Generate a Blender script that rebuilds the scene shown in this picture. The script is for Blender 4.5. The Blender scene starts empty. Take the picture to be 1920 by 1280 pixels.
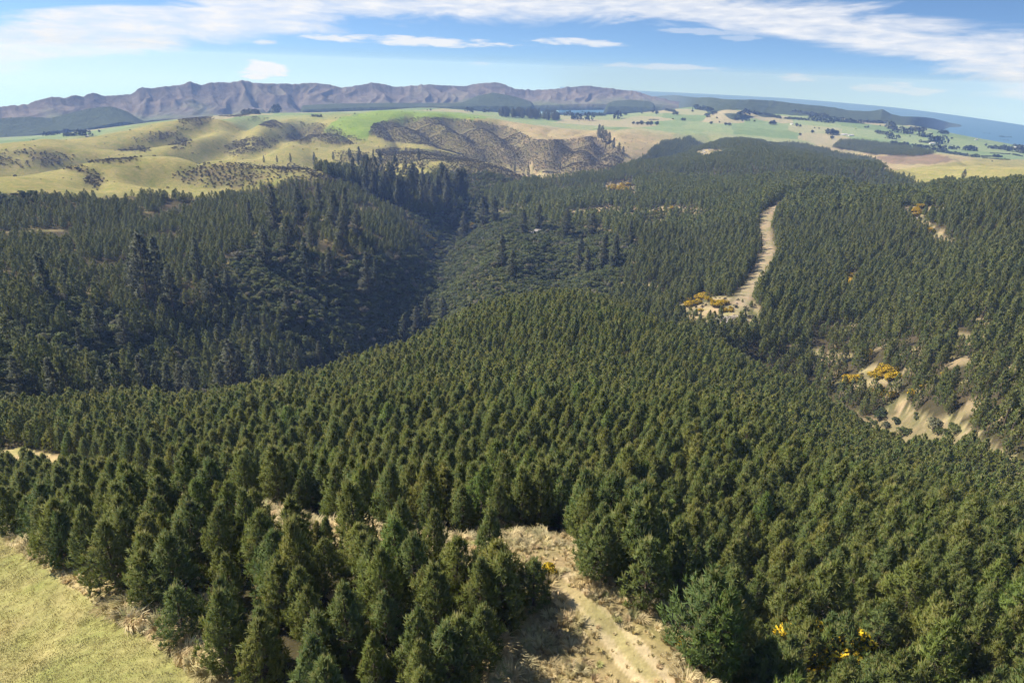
import bpy, math, random
import numpy as np

# ------------------------------------------------------------------ camera, sky, sun, exposure
scene = bpy.context.scene
COL = scene.collection
F_PX, PITCH, ROLL, ZC = 1280.0, math.radians(21.8), math.radians(2.2), 36.0
_c, _s = math.cos(ROLL), math.sin(ROLL)
_R0 = np.array([1., 0, 0]); _U0 = np.array([0, math.sin(PITCH), math.cos(PITCH)])
CF = np.array([0, math.cos(PITCH), -math.sin(PITCH)])
CR = _c * _R0 + _s * _U0
CU = -_s * _R0 + _c * _U0
from mathutils import Matrix, Vector
cam_d = bpy.data.cameras.new('camera'); cam = bpy.data.objects.new('camera', cam_d); COL.objects.link(cam)
cam_d.sensor_width = 36.0; cam_d.lens = 36.0 * F_PX / 1920.0
cam_d.clip_start = 0.5; cam_d.clip_end = 40000
m = Matrix.Identity(4)
for i in range(3):
    m[i][0] = CR[i]; m[i][1] = CU[i]; m[i][2] = -CF[i]
m[2][3] = ZC
cam.matrix_world = m
scene.camera = cam

SUN_EL = math.radians(47); SUN_AZ = math.radians(-74)       # azimuth clockwise from the view direction
sun_dir = Vector((math.sin(SUN_AZ) * math.cos(SUN_EL), math.cos(SUN_AZ) * math.cos(SUN_EL), math.sin(SUN_EL)))
sd = bpy.data.lights.new('sun', 'SUN'); sd.energy = 5.0; sd.angle = math.radians(0.55); sd.color = (1.0, 0.95, 0.86)
sun = bpy.data.objects.new('sun', sd); COL.objects.link(sun)
sun.rotation_euler = (-sun_dir).to_track_quat('-Z', 'Y').to_euler()

def ray(px, py):
    x = (np.asarray(px, float) - 960) / F_PX; y = (640 - np.asarray(py, float)) / F_PX
    return x[..., None] * CR + y[..., None] * CU + CF
def azel(px, py):
    d = ray(px, py)
    return np.arctan2(d[..., 0], d[..., 1]), np.arctan2(d[..., 2], np.hypot(d[..., 0], d[..., 1]))
def project(X, Y, Z):
    v = np.stack([X, Y, Z - ZC], -1)
    w = np.maximum(v @ CF, 1e-3)
    return 960 + F_PX * (v @ CR) / w, 640 - F_PX * (v @ CU) / w

class NT:                                    # small node-tree writer
    def __init__(s, tree): s.t = tree; s.n = tree.nodes; s.l = tree.links
    def node(s, typ, ins=(), **kw):
        n = s.n.new(typ)
        for k, v in kw.items(): setattr(n, k, v)
        for k, v in (ins.items() if isinstance(ins, dict) else enumerate(ins)):
            if v is None: continue
            if hasattr(v, 'bl_rna') and 'NodeSocket' in type(v).__name__: s.l.new(v, n.inputs[k])
            else: n.inputs[k].default_value = v
        return n
    def m(s, op, a, b=None, c=None, clamp=False):
        n = s.node('ShaderNodeMath', [a, b, c], operation=op); n.use_clamp = clamp
        return n.outputs[0]
    def ramp(s, fac, stops, interp='LINEAR'):
        n = s.node('ShaderNodeValToRGB', [fac]); n.color_ramp.interpolation = interp
        e = n.color_ramp.elements
        while len(e) < len(stops): e.new(0.5)
        for i, (p, c) in enumerate(stops):
            e[i].position = p; e[i].color = (c[0], c[1], c[2], 1) if not isinstance(c, float) else (c, c, c, 1)
        return n.outputs[0]
    def mix(s, fac, a, b, mode='MIX'):
        n = s.n.new('ShaderNodeMix'); n.data_type = 'RGBA'; n.blend_type = mode
        for k, v in ((0, fac), (6, a), (7, b)):
            if hasattr(v, 'bl_rna') and 'NodeSocket' in type(v).__name__: s.l.new(v, n.inputs[k])
            else: n.inputs[k].default_value = (*v, 1) if isinstance(v, tuple) and len(v) == 3 else v
        return n.outputs[2]
    def noise(s, vec, scale, detail=4.0, rough=0.55, dist=0.0):
        return s.node('ShaderNodeTexNoise', {'Vector': vec, 'Scale': scale, 'Detail': detail, 'Roughness': rough, 'Distortion': dist}).outputs[0]

world = bpy.data.worlds.new('World'); scene.world = world; world.use_nodes = True
w = NT(world.node_tree); w.n.clear()
tc = w.node('ShaderNodeTexCoord').outputs['Generated']
sep = w.node('ShaderNodeSeparateXYZ', [tc])
dx, dy, dz = sep.outputs
el = w.m('ARCSINE', dz)
az = w.m('ARCTAN2', dx, dy)
# the sky texture is read a little higher than the true elevation, the same all the way round
zz = w.m('MAXIMUM', w.m('ADD', w.m('MULTIPLY', dz, 2.3), 0.16), 0.10)
sv = w.node('ShaderNodeCombineXYZ', [dx, dy, zz]).outputs[0]
sv = w.node('ShaderNodeVectorMath', [sv], operation='NORMALIZE').outputs[0]
sky = w.node('ShaderNodeTexSky', {'Vector': sv}, sky_type='NISHITA', sun_disc=False, sun_elevation=SUN_EL,
             sun_rotation=SUN_AZ, altitude=300, air_density=1.0, dust_density=0.4, ozone_density=2.2)
skyc = sky.outputs[0]
# clouds: one long cirrus band arching over the view, a few thin streaks, one small puff, loose cirrus elsewhere
cv = w.node('ShaderNodeCombineXYZ', [w.m('MULTIPLY', az, 1.0), w.m('MULTIPLY', el, 5.5), 0.0]).outputs[0]
n1 = w.noise(cv, 5.0, 8.0, 0.62, 0.6)
n2 = w.noise(cv, 22.0, 6.0, 0.6, 0.3)
bp = np.array([(-200, 135), (0, 92), (200, 58), (420, 24), (700, 4), (960, -2), (1200, 8), (1450, 32), (1700, 82), (1920, 122)], float)
ba, be = azel(bp[:, 0], bp[:, 1])
pc = np.polyfit(ba, be, 3)
azc = w.m('MINIMUM', w.m('MAXIMUM', az, -0.95), 0.95)
elc = float(pc[0])
for q_ in pc[1:]: elc = w.m('ADD', w.m('MULTIPLY', azc, elc), float(q_))
dband = w.m('DIVIDE', w.m('SUBTRACT', el, elc), 0.025)
wob = w.m('MULTIPLY', w.m('SUBTRACT', n1, 0.5), 3.6)
dband = w.m('ABSOLUTE', w.m('ADD', dband, wob))
band = w.node('ShaderNodeMapRange', [dband, 0.45, 1.25, 1.0, 0.0], interpolation_type='SMOOTHSTEP').outputs[0]
band = w.m('MULTIPLY', band, w.node('ShaderNodeMapRange', [n2, 0.30, 0.66, 0.45, 1.0]).outputs[0])
cloud = w.m('MULTIPLY', band, 0.95)
STREAKS = [(760, 77, 215, 9, .85), (1090, 79, 90, 7, .75), (497, 80, 26, 6, .65), (500, 131, 40, 15, 1.4), (478, 140, 32, 9, 1.2), (1250, 126, 130, 6, .45),
           (1510, 146, 60, 8, .5), (1690, 168, 90, 11, .42), (900, 119, 34, 5, .3), (1330, 60, 90, 7, .35), (1840, 78, 60, 18, .35), (1380, 72, 45, 6, .3)]
for (px, py, sx, sy, st) in STREAKS:
    a0, e0 = azel(px, py); a1, _ = azel(px + sx, py); _, e1 = azel(px, py + sy)
    u = w.m('DIVIDE', w.m('SUBTRACT', az, float(a0)), float(abs(a1 - a0)))
    v = w.m('DIVIDE', w.m('SUBTRACT', el, float(e0)), float(abs(e1 - e0)))
    q = w.m('ADD', w.m('MULTIPLY', u, u), w.m('MULTIPLY', v, v))
    q = w.m('ADD', q, w.m('MULTIPLY', w.m('SUBTRACT', n2, 0.5), 5.0))
    q = w.m('ADD', q, w.m('MULTIPLY', w.m('SUBTRACT', n1, 0.5), 1.6))
    k = w.node('ShaderNodeMapRange', [q, 0.05, 1.25, st, 0.0], interpolation_type='SMOOTHSTEP').outputs[0]
    cloud = w.m('MAXIMUM', cloud, k)
pv = w.node('ShaderNodeCombineXYZ', [w.m('DIVIDE', dx, w.m('ADD', w.m('MAXIMUM', dz, 0.0), 0.12)), w.m('DIVIDE', dy, w.m('ADD', w.m('MAXIMUM', dz, 0.0), 0.12)), 0.0]).outputs[0]
n3 = w.noise(pv, 0.9, 7.0, 0.6, 0.4)
high = w.m('MULTIPLY', w.node('ShaderNodeMapRange', [n3, 0.52, 0.72, 0.0, 0.7]).outputs[0], w.node('ShaderNodeMapRange', [el, 0.13, 0.22, 0.0, 1.0]).outputs[0])
cloud = w.m('MAXIMUM', cloud, high)
skyc = w.mix(1.0, skyc, (0.93, 1.10, 1.22), 'MULTIPLY')
CLOUD_RAD = 7.0
col = w.mix(cloud, skyc, (CLOUD_RAD, CLOUD_RAD * 1.005, CLOUD_RAD * 1.03))
bg = w.node('ShaderNodeBackground', {'Color': col, 'Strength': 0.094})
out = w.node('ShaderNodeOutputWorld', [bg.outputs[0]])

scene.view_settings.view_transform = 'Standard'; scene.view_settings.look = 'None'
scene.view_settings.exposure = 0.58; scene.view_settings.gamma = 1.0; scene.view_settings.use_curve_mapping = False
scene.render.engine = 'CYCLES'
cy = scene.cycles
cy.max_bounces = 5; cy.diffuse_bounces = 2; cy.glossy_bounces = 1; cy.transmission_bounces = 2; cy.volume_bounces = 0
cy.transparent_max_bounces = 4; cy.use_denoising = True; cy.caustics_reflective = False; cy.caustics_refractive = False
cy.use_adaptive_sampling = True; cy.adaptive_threshold = 0.02

# ------------------------------------------------------------------ helpers
RNG = np.random.default_rng(7)
random.seed(7)

def tag(o, label=None, cat=None, group=None, kind=None):
    if label: o['label'] = label
    if cat: o['category'] = cat
    if group: o['group'] = group
    if kind: o['kind'] = kind
    return o

def mesh_np(name, V, F, mats, midx=None, attrs=None, smooth=False, normals=None):
    """V (n,3), F list of (m,3) / (m,4) arrays."""
    me = bpy.data.meshes.new(name)
    if not isinstance(F, list): F = [F]
    F = [np.asarray(f, np.int32) for f in F if len(f)]
    loops = np.concatenate([f.ravel() for f in F])
    tot = np.concatenate([np.full(len(f), f.shape[1], np.int32) for f in F])
    start = np.concatenate([[0], np.cumsum(tot)[:-1]]).astype(np.int32)
    me.vertices.add(len(V)); me.vertices.foreach_set('co', np.asarray(V, np.float32).ravel())
    me.loops.add(len(loops)); me.loops.foreach_set('vertex_index', loops.astype(np.int32))
    me.polygons.add(len(tot)); me.polygons.foreach_set('loop_start', start)
    if smooth: me.polygons.foreach_set('use_smooth', np.ones(len(tot), bool))
    for mt in (mats if isinstance(mats, (list, tuple)) else [mats]): me.materials.append(mt)
    if midx is not None: me.polygons.foreach_set('material_index', np.asarray(midx, np.int32))
    for k, a in (attrs or {}).items():
        a = np.asarray(a, np.float32)
        if a.ndim == 2:
            at = me.attributes.new(k, 'FLOAT_COLOR', 'POINT')
            at.data.foreach_set('color', np.concatenate([a, np.ones((len(a), 1), np.float32)], 1).ravel())
        else:
            at = me.attributes.new(k, 'FLOAT', 'POINT'); at.data.foreach_set('value', a)
    me.update(calc_edges=True)
    if normals is not None:
        me.polygons.foreach_set('use_smooth', np.ones(len(tot), bool))
        me.normals_split_custom_set_from_vertices(np.asarray(normals, float).tolist())
    return me

def obj(name, me, parent=None, loc=None):
    o = bpy.data.objects.new(name, me); COL.objects.link(o)
    if parent: o.parent = parent
    if loc is not None: o.location = loc
    return o

def _h(ix, iy, seed):
    n = (ix.astype(np.int64) * 374761393 + iy.astype(np.int64) * 668265263 + seed * 974711) & 0x7fffffff
    n = ((n ^ (n >> 13)) * 1274126177) & 0x7fffffff
    return ((n ^ (n >> 16)) & 0xffff) / 65535.0
def vnoise(x, y, seed=0):
    ix = np.floor(x); iy = np.floor(y); fx = x - ix; fy = y - iy
    fx = fx * fx * fx * (fx * (fx * 6 - 15) + 10); fy = fy * fy * fy * (fy * (fy * 6 - 15) + 10)
    a = _h(ix, iy, seed); b = _h(ix + 1, iy, seed); c = _h(ix, iy + 1, seed); d = _h(ix + 1, iy + 1, seed)
    return (a * (1 - fx) + b * fx) * (1 - fy) + (c * (1 - fx) + d * fx) * fy
def fbm(x, y, scale, oct=4, seed=0, gain=0.5):
    v = 0; a = 1; t = 0; f = 1.0 / scale
    for o in range(oct):
        v = v + a * vnoise(x * f + 17.3 * o, y * f - 9.1 * o, seed + o); t += a; a *= gain; f *= 2.03
    return v / t
def inpoly(px, py, poly):
    px = np.asarray(px); py = np.asarray(py); ins = np.zeros(px.shape, bool)
    n = len(poly)
    for i in range(n):
        x1, y1 = poly[i]; x2, y2 = poly[(i + 1) % n]
        if y1 == y2: continue
        cnd = ((y1 > py) != (y2 > py)) & (px < (x2 - x1) * (py - y1) / (y2 - y1) + x1)
        ins ^= cnd
    return ins
def inell(px, py, e):
    x, y, a, b = e[:4]; t = math.radians(e[4]) if len(e) > 4 else 0
    dx, dy = px - x, py - y; c, s = math.cos(t), math.sin(t)
    return ((dx * c + dy * s) / a) ** 2 + ((-dx * s + dy * c) / b) ** 2

# ------------------------------------------------------------------ the lie of the land
# (picture x, picture y, distance, canopy height to take off): sightings of the ground, first the near spur
G = [
 (0,1000,85,0),(120,1100,60,0),(260,1190,46,0),(400,1275,37,0),(50,1200,55,0),(0,1280,48,0),(200,1280,41,0),
 (350,940,71,0),(600,995,57,0),(720,1015,51.5,0),(950,1040,46,0),(1110,1085,42,0),(1250,1200,37.5,0),(1150,1250,35,0),(1320,1280,34.5,0),(1000,1240,35.5,0),
 (1400,1000,62,7),(1500,1200,42,7),(1700,1100,54,7),(1900,1000,79,7),(1900,1250,49,7),(1750,930,106,7),(1900,900,160,7),
 (1920,880,185,7),(1700,790,228,7),(1500,700,270,7),(1300,610,315,7),(1100,548,345,7),(900,565,335,7),(760,610,310,7),(650,655,270,7),(450,720,225,7),(250,735,205,7),(0,750,190,7),
 (1100,850,82,7),(1100,733,132,7),(1100,650,210,7),(700,850,76,7),(700,750,122,7),(400,850,90,7),(400,780,132,7),(150,850,112,7),(150,780,158,7),(1400,850,100,7),(1400,750,155,7),(1600,850,150,7),(900,650,212,7),(1300,700,200,7),
 # hidden behind the spur, then the gullies
 (450,745,258,0),(250,762,238,0),(0,785,215,0),(650,685,310,0),(900,605,380,0),(1100,590,392,0),(1300,640,348,0),(1500,725,298,0),
 (1640,755,275,0),(1750,806,235,0),(1880,856,198,0),(1650,715,290,0),
 (690,625,370,0),(740,562,430,0),(800,522,480,0),(830,470,560,0),(840,412,700,0),(872,382,800,0),(1000,342,960,0),(1150,312,1150,0),
 (50,690,245,0),(100,620,290,8),(200,680,268,6),(300,600,330,10),(300,500,430,9),(300,420,540,7),(300,370,650,6),(0,450,460,7),(0,560,330,7),(0,385,600,6),
 (500,480,420,12),(600,420,520,13),(600,500,430,10),(650,560,392,4),(700,500,460,7),(750,430,560,7),(700,380,650,12),(770,385,750,0),(650,340,740,8),(560,312,800,0),(450,640,330,10),(480,400,560,8),
 # grass hills to the left
 (0,375,625,0),(100,366,650,0),(0,330,790,0),(150,307,850,0),(300,291,880,0),(430,296,860,0),(530,313,830,0),(200,335,740,0),(400,345,730,0),
 (150,322,950,0),(300,309,970,0),(430,315,950,0),(0,340,900,0),(30,300,1050,0),(0,268,1250,0),(120,262,1280,0),(60,262,1250,0),
 (350,285,1050,0),(250,270,1170,0),(200,258,1330,0),(260,228,1440,0),(340,213,1500,0),(440,213,1500,0),(520,224,1470,0),(600,250,1350,0),(690,292,1130,0),(480,270,1150,0),
 (340,218,1750,0),(440,219,1800,0),(200,265,1600,0),(60,270,1600,0),(590,238,1530,0),
 (700,268,1280,0),(800,275,1220,0),(900,293,1120,0),(980,318,1020,0),(800,284,1330,0),(900,303,1230,0),
 (800,258,1480,0),(640,218,1680,0),(720,207,1760,0),(850,213,1760,0),(930,221,1720,0),(880,260,1460,0),(960,290,1260,0),(1000,236,1690,0),(1010,300,1230,0),(1010,270,1420,0),
 (1100,240,1570,0),(1150,265,1450,0),(1172,296,1330,0),(1080,290,1290,0),(1060,320,1130,0),(720,214,2100,0),(900,226,2050,0),(1100,246,1900,0),
 # right-hand hill
 (1200,292,1480,0),(1250,258,1700,7),(1200,243,1850,0),(1300,287,1230,7),(1350,264,1480,7),(1400,262,1500,6),(1450,270,1400,6),(1550,287,1200,7),(1640,304,1050,7),
 (1300,330,960,7),(1450,330,850,7),(1600,335,780,7),(1700,354,690,7),(1800,360,640,7),(1920,364,590,7),(1400,262,1800,0),(1550,296,1500,0),(1640,312,1300,0),
 (1700,302,1550,0),(1760,292,1600,0),(1700,345,1000,0),(1850,302,1250,0),(1820,325,1000,0),(1900,342,850,0),(1850,308,1600,0),
 (1900,600,320,7),(1900,500,415,7),(1900,420,510,7),(1700,600,322,7),(1700,500,440,7),(1700,400,590,7),(1500,600,350,7),(1500,500,470,7),(1500,400,630,7),(1500,350,780,7),
 (1440,480,515,0),(1432,400,655,0),(1530,356,760,0),(1360,585,366,0),(1300,560,388,4),(1300,500,470,7),(1300,400,660,7),(1200,480,500,7),(1200,400,680,7),(1200,340,900,7),
 (1080,450,565,0),(1000,520,472,3),(1000,440,610,3),(1050,400,720,7),(1000,370,830,7),(930,470,500,5),(900,520,455,3),(1040,512,520,0),(930,400,700,7),
 (1850,750,218,7),(1700,735,262,7),(1920,800,200,7),(1800,690,255,7),
 # the plain below
 (1050,216,2900,0),(800,204,3000,0),(600,212,2700,0),(420,216,2500,0),(150,246,2500,0),(0,262,2500,0),(60,255,2900,0),
 (1300,232,2300,0),(1500,250,2200,0),(1650,275,2000,0),(1750,275,2100,0),(1900,298,2000,0),(1300,205,3300,0),(1500,222,3100,0),(1700,238,3100,0),(1850,262,2900,0),
]
G = np.array(G, float)
ga, ge = azel(G[:, 0], G[:, 1])
gr = G[:, 2]; gz = ZC + gr * np.tan(ge) - G[:, 3]
SEA_Z = -188.0
anch = []
for a in range(-180, 180, 24):                                       # beyond the frame the spur goes on
    if -62 < a < 62: continue
    for r, z in ((12, 0), (40, -3), (110, -22), (300, -60), (800, -90), (1800, -130), (3500, -170)): anch.append((math.radians(a), r, z))
for a in (-58, 58):
    for r, z in ((60, -8), (150, -40), (320, -70), (700, -75), (1500, -100), (2600, -200 if a < 0 else -178), (4000, -240 if a < 0 else -195)): anch.append((math.radians(a), r, z))
for a in range(-50, 51, 10):
    for r in (8, 18, 27): anch.append((math.radians(a), r, 0.6 - abs(a) * 0.02))
for a in (10, 18, 26, 33, 40):
    anch.append((math.radians(a), 3400, -180)); anch.append((math.radians(a), 4600, -196)); anch.append((math.radians(a), 7500, -205))
for a, z in ((-37, -262), (-28, -240), (-20, -215), (-10, -190), (0, -180)): anch.append((math.radians(a), 3600, z - 4)); anch.append((math.radians(a), 5200, z - 10))
anch = np.array(anch)
PA = np.concatenate([ga, anch[:, 0]]); PR = np.concatenate([gr, anch[:, 1]]); PZ = np.concatenate([gz, anch[:, 2]])
KA = 1.6
P2 = np.stack([PA * KA, np.log(PR)], 1)
def phi(d2): return 0.5 * d2 * np.log(d2 + 1e-9)
def tps_fit(P, z, lam):
    n = len(P); d2 = ((P[:, None] - P[None]) ** 2).sum(-1)
    A = np.zeros((n + 3, n + 3)); A[:n, :n] = phi(d2) + lam * np.eye(n)
    A[:n, n] = 1; A[:n, n + 1:] = P; A[n, :n] = 1; A[n + 1:, :n] = P.T
    return np.linalg.solve(A, np.concatenate([z, np.zeros(3)]))
COEF = tps_fit(P2, PZ, 3e-4)
def tps_eval(Q):
    out = np.empty(len(Q)); n = len(P2)
    for i in range(0, len(Q), 20000):
        q = Q[i:i + 20000]; d2 = (q[:, 0:1] - P2[None, :, 0]) ** 2 + (q[:, 1:2] - P2[None, :, 1]) ** 2
        out[i:i + 20000] = phi(d2) @ COEF[:n] + COEF[n] + q @ COEF[n + 1:]
    return out
# far edge of the sheet: foot of the mountains to the left, the sea to the right
SEA_PTS = [(1100, 165), (1210, 171), (1340, 177), (1471, 184), (1596, 194), (1680, 202), (1760, 212), (1840, 223), (1920, 235), (2050, 255)]
sea_a, sea_e = azel([p[0] for p in SEA_PTS], [p[1] for p in SEA_PTS])
sea_r = (ZC - SEA_Z) / np.tan(-sea_e)
def rmax(a):
    s = np.interp(a, np.concatenate([sea_a, [2.2, 3.2]]), np.concatenate([sea_r, [4200, 4200]]))
    k = np.clip((a - math.radians(4)) / math.radians(5), 0, 1); k = k * k * (3 - 2 * k)
    return 4000 * (1 - k) + (s - 150) * k
R0 = 8.0
az_d = np.radians(np.arange(-56, 56.001, 0.155))
az_o = np.radians(np.arange(60, 301, 4.0))
AZ = np.concatenate([az_d, az_o]); NA = len(AZ); NR = 490
AZs = np.where(AZ > math.pi, AZ - 2 * math.pi, AZ)
RM = rmax(AZs)
S = np.linspace(0, 1, NR)
_near = np.concatenate([np.linspace(math.log(R0), math.log(22), 16)[:-1], np.linspace(math.log(22), math.log(112), 220)])
LR = np.concatenate([np.tile(_near, (NA, 1)), math.log(112) + np.linspace(0, 1, NR - len(_near) + 1)[None, 1:] * (np.log(RM)[:, None] - math.log(112))], 1)
# the spline on a coarse grid, then resampled
ca = np.radians(np.concatenate([np.arange(-180, -58, 4.0), np.arange(-58, 58.01, 0.4), np.arange(62, 184.1, 4.0)]))
cl = np.linspace(math.log(R0) - 0.05, math.log(9500), 330)
CA, CL = np.meshgrid(ca, cl, indexing='ij')
CZ = tps_eval(np.stack([CA.ravel() * KA, CL.ravel()], 1)).reshape(CA.shape)
def grid_z(a, lr):
    ia = np.clip(np.searchsorted(ca, a) - 1, 0, len(ca) - 2); fa = np.clip((a - ca[ia]) / (ca[ia + 1] - ca[ia]), 0, 1)
    t = np.clip((lr - cl[0]) / (cl[1] - cl[0]), 0, len(cl) - 1.001); il = t.astype(int); fl = t - il
    return (CZ[ia, il] * (1 - fa) + CZ[ia + 1, il] * fa) * (1 - fl) + (CZ[ia, il + 1] * (1 - fa) + CZ[ia + 1, il + 1] * fa) * fl
def ridged(x, y, sc, oct, seed):
    v = 0; a = 1; t = 0
    for o in range(oct):
        n = vnoise(x / sc * 2.03 ** o + 3.7 * o, y / sc * 2.03 ** o, seed + o); v = v + a * (1 - abs(2 * n - 1)); t += a; a *= .5
    return v / t
def dist_poly(x, y, pl):
    d = np.full(np.shape(x), 1e9)
    for (x1, y1), (x2, y2) in zip(pl[:-1], pl[1:]):
        vx, vy = x2 - x1, y2 - y1; t = np.clip(((x - x1) * vx + (y - y1) * vy) / (vx * vx + vy * vy), 0, 1)
        d = np.minimum(d, np.hypot(x - x1 - t * vx, y - y1 - t * vy))
    return d

CUTS = []
def ground(x, y):
    x = np.asarray(x, float); y = np.asarray(y, float)
    r = np.maximum(np.hypot(x, y), R0); a = np.arctan2(x, y)
    z = grid_z(a, np.log(r))
    z = z + (fbm(x, y, 14, 3, 3) - .5) * 0.9
    k1 = np.clip((r - 330) / 200, 0, 1) * np.clip((2300 - r) / 400, 0, 1)
    z = z + k1 * (fbm(x, y, 70, 4, 11) - .5) * 9
    k2 = np.clip((r - 750) / 250, 0, 1) * np.clip((2100 - r) / 400, 0, 1)
    v1 = 1 - np.abs(2 * vnoise((x + .35 * y) / 170, y / 380, 23) - 1); v2 = 1 - np.abs(2 * vnoise((x - .2 * y) / 80, y / 170, 27) - 1)
    z = z - k2 * (v1 ** 3 * 20 + v2 ** 2.5 * 7)
    k3 = np.clip((r - 2300) / 500, 0, 1) * np.clip((RMX(a) - r) / 900, 0, 1)
    z = z + k3 * (fbm(x, y, 500, 3, 31) - .5) * 14
    for pl, dep, wd in CUTS:
        lo = pl.min(0) - 3 * wd; hi = pl.max(0) + 3 * wd; q = (x > lo[0]) & (x < hi[0]) & (y > lo[1]) & (y < hi[1])
        if np.any(q):
            d = dist_poly(x[q] if x.ndim else x, y[q] if y.ndim else y, pl); e = dep * np.exp(-(d / wd) ** 2)
            if x.ndim: z[q] -= e
            else: z = z - e
    return z
def RMX(a): return rmax(a)
def hit(px, py, rmin=25.0, rmx=8000.0):
    """where the sight line through a picture point first meets the land beyond rmin"""
    a, e = azel(px, py); a = float(a); t = math.tan(float(e))
    r = np.exp(np.linspace(math.log(rmin), math.log(rmx), 900))
    dzz = ZC + r * t - ground(r * math.sin(a), r * math.cos(a))
    k = np.nonzero(dzz < 0)[0]
    i = k[0] if len(k) else np.argmin(dzz)
    rr = r[i]
    if i > 0 and len(k): rr = r[i - 1] + (r[i] - r[i - 1]) * dzz[i - 1] / (dzz[i - 1] - dzz[i] + 1e-9)
    x, y = rr * math.sin(a), rr * math.cos(a)
    return np.array([x, y, float(ground(x, y))])

# hollows and gullies worn into the grass hills: (picture line, nearest distance, depth, half width)
WORN = [([(300, 318), (380, 330), (470, 345), (540, 352)], 560, 16, 38), ([(250, 320), (300, 330)], 560, 5, 30), ([(180, 315), (172, 352)], 560, 5, 14),
        ([(390, 220), (350, 240), (300, 262), (240, 276)], 1000, 17, 34), ([(470, 222), (440, 250), (380, 280), (350, 288)], 1000, 15, 30), ([(560, 235), (500, 262), (450, 288)], 1000, 14, 28),
        ([(560, 226), (620, 244), (690, 262)], 1000, 12, 26), ([(0, 306), (60, 306), (120, 312)], 850, 16, 45), ([(150, 290), (220, 300), (300, 292)], 900, 12, 40), ([(230, 300), (200, 290), (120, 285)], 900, 8, 30),
        ([(760, 226), (830, 258), (900, 290)], 1150, 12, 30), ([(850, 222), (910, 255), (985, 300)], 1150, 18, 34), ([(930, 232), (985, 270), (1010, 310)], 1100, 20, 36), ([(1080, 262), (1050, 290), (1040, 318)], 1050, 12, 28), ([(1130, 262), (1120, 300)], 1050, 10, 24),
        ([(620, 300), (700, 318), (780, 350), (850, 372)], 620, 12, 40),
        ([(640, 690), (690, 625), (740, 562), (800, 522), (830, 470), (840, 412), (872, 382)], 300, 33, 36), ([(450, 560), (560, 590), (660, 640)], 300, 14, 26), ([(560, 500), (640, 540), (720, 580)], 330, 15, 24), ([(700, 352), (770, 385), (835, 420)], 600, 18, 34), ([(1040, 512), (1060, 470), (1090, 430)], 400, 14, 26), ([(380, 590), (300, 640), (250, 700)], 260, 10, 22),
        ([(1140, 338), (1300, 322), (1450, 326), (1600, 338), (1690, 350)], 600, 15, 42), ([(1180, 300), (1260, 285), (1330, 262)], 900, 14, 40), ([(1560, 690), (1640, 600), (1700, 520), (1760, 450)], 280, 7, 26), ([(1280, 545), (1300, 470), (1290, 410)], 380, 8, 26), ([(1362, 222), (1382, 221)], 2100, -26, 60), ([(1420, 672), (1500, 718), (1590, 740), (1660, 760), (1750, 808), (1880, 858)], 190, 8, 15)]
_cuts = []
for ln, rm_, dep, wd in WORN: _cuts.append((np.array([hit(px, py, rm_, max(1900, rm_ * 1.7))[:2] for px, py in ln]), dep * (1.6 if rm_ in (850, 900, 1000, 1050, 1100, 1150) else 1), wd))
for off, dep, wd in ((105, 16, 45),):                     # the dip behind the first grassy crest
    cr = [(-60, 340, 780), (0, 330, 790), (150, 307, 850), (300, 291, 880), (430, 296, 860), (530, 313, 830)]
    aa = azel([c[0] for c in cr], [c[1] for c in cr])[0]; rr_ = np.array([c[2] for c in cr]) + off
    _cuts.append((np.stack([rr_ * np.sin(aa), rr_ * np.cos(aa)], 1), dep, wd))
CUTS.extend(_cuts)

# silhouette of the near spur
SIL = [(-200, 765, 175), (0, 750, 190), (250, 735, 205), (450, 720, 225), (650, 655, 270), (760, 610, 310), (900, 565, 335), (1100, 548, 345), (1300, 610, 315), (1500, 700, 270), (1700, 790, 226), (1920, 880, 185), (2100, 960, 150)]
sil_a = azel([s[0] for s in SIL], [s[1] for s in SIL])[0]; sil_r = np.array([s[2] for s in SIL], float)
def rsil(a): return np.interp(a, sil_a, sil_r)

# ------------------------------------------------------------------ land cover (shared by the ground colour and the planting)
PADDOCK = [(-400, 900), (-60, 972), (0, 1003), (60, 1045), (120, 1090), (200, 1145), (260, 1190), (330, 1243), (400, 1292), (470, 1345), (560, 1420), (560, 2400), (-900, 2400), (-900, 1100)]
PAD_EDGE = [(-400, 885), (-60, 955), (0, 985), (70, 1025), (135, 1070), (215, 1125), (278, 1170), (350, 1222), (425, 1275), (495, 1330), (590, 1410), (560, 2400), (-900, 2400), (-900, 1100)]
CLEARING = [(880, 1050), (930, 1032), (1000, 1026), (1050, 1035), (1075, 1062), (1105, 1095), (1180, 1135), (1230, 1170), (1265, 1215), (1335, 1280), (1420, 1380), (1500, 1500), (840, 1500), (880, 1290), (905, 1240), (960, 1200), (1000, 1165), (1030, 1120), (1010, 1075), (960, 1060)]
TRACK = [(1036, 1096), (1052, 1088), (1085, 1105), (1120, 1130), (1185, 1190), (1265, 1282), (1360, 1420), (1260, 1420), (1200, 1290), (1130, 1200), (1066, 1135)]
STRIP = [(1010, 1034), (900, 1032), (800, 1022), (690, 1010), (590, 990), (470, 962), (365, 938), (250, 905), (120, 872), (0, 850)]
P_RIGHT = [(1130, 600), (1150, 540), (1180, 500), (1190, 470), (1150, 440), (1060, 425), (930, 402), (880, 388), (930, 358), (1000, 338), (1130, 325), (1180, 310), (1240, 270), (1330, 250), (1390, 247), (1480, 262), (1560, 287), (1640, 300), (1662, 322), (1720, 347), (1800, 354), (1920, 354), (2400, 350), (2400, 1000), (1920, 868), (1860, 832), (1790, 797), (1730, 776), (1690, 752), (1640, 790), (1560, 760), (1430, 690), (1390, 665), (1300, 640), (1230, 610)]
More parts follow.
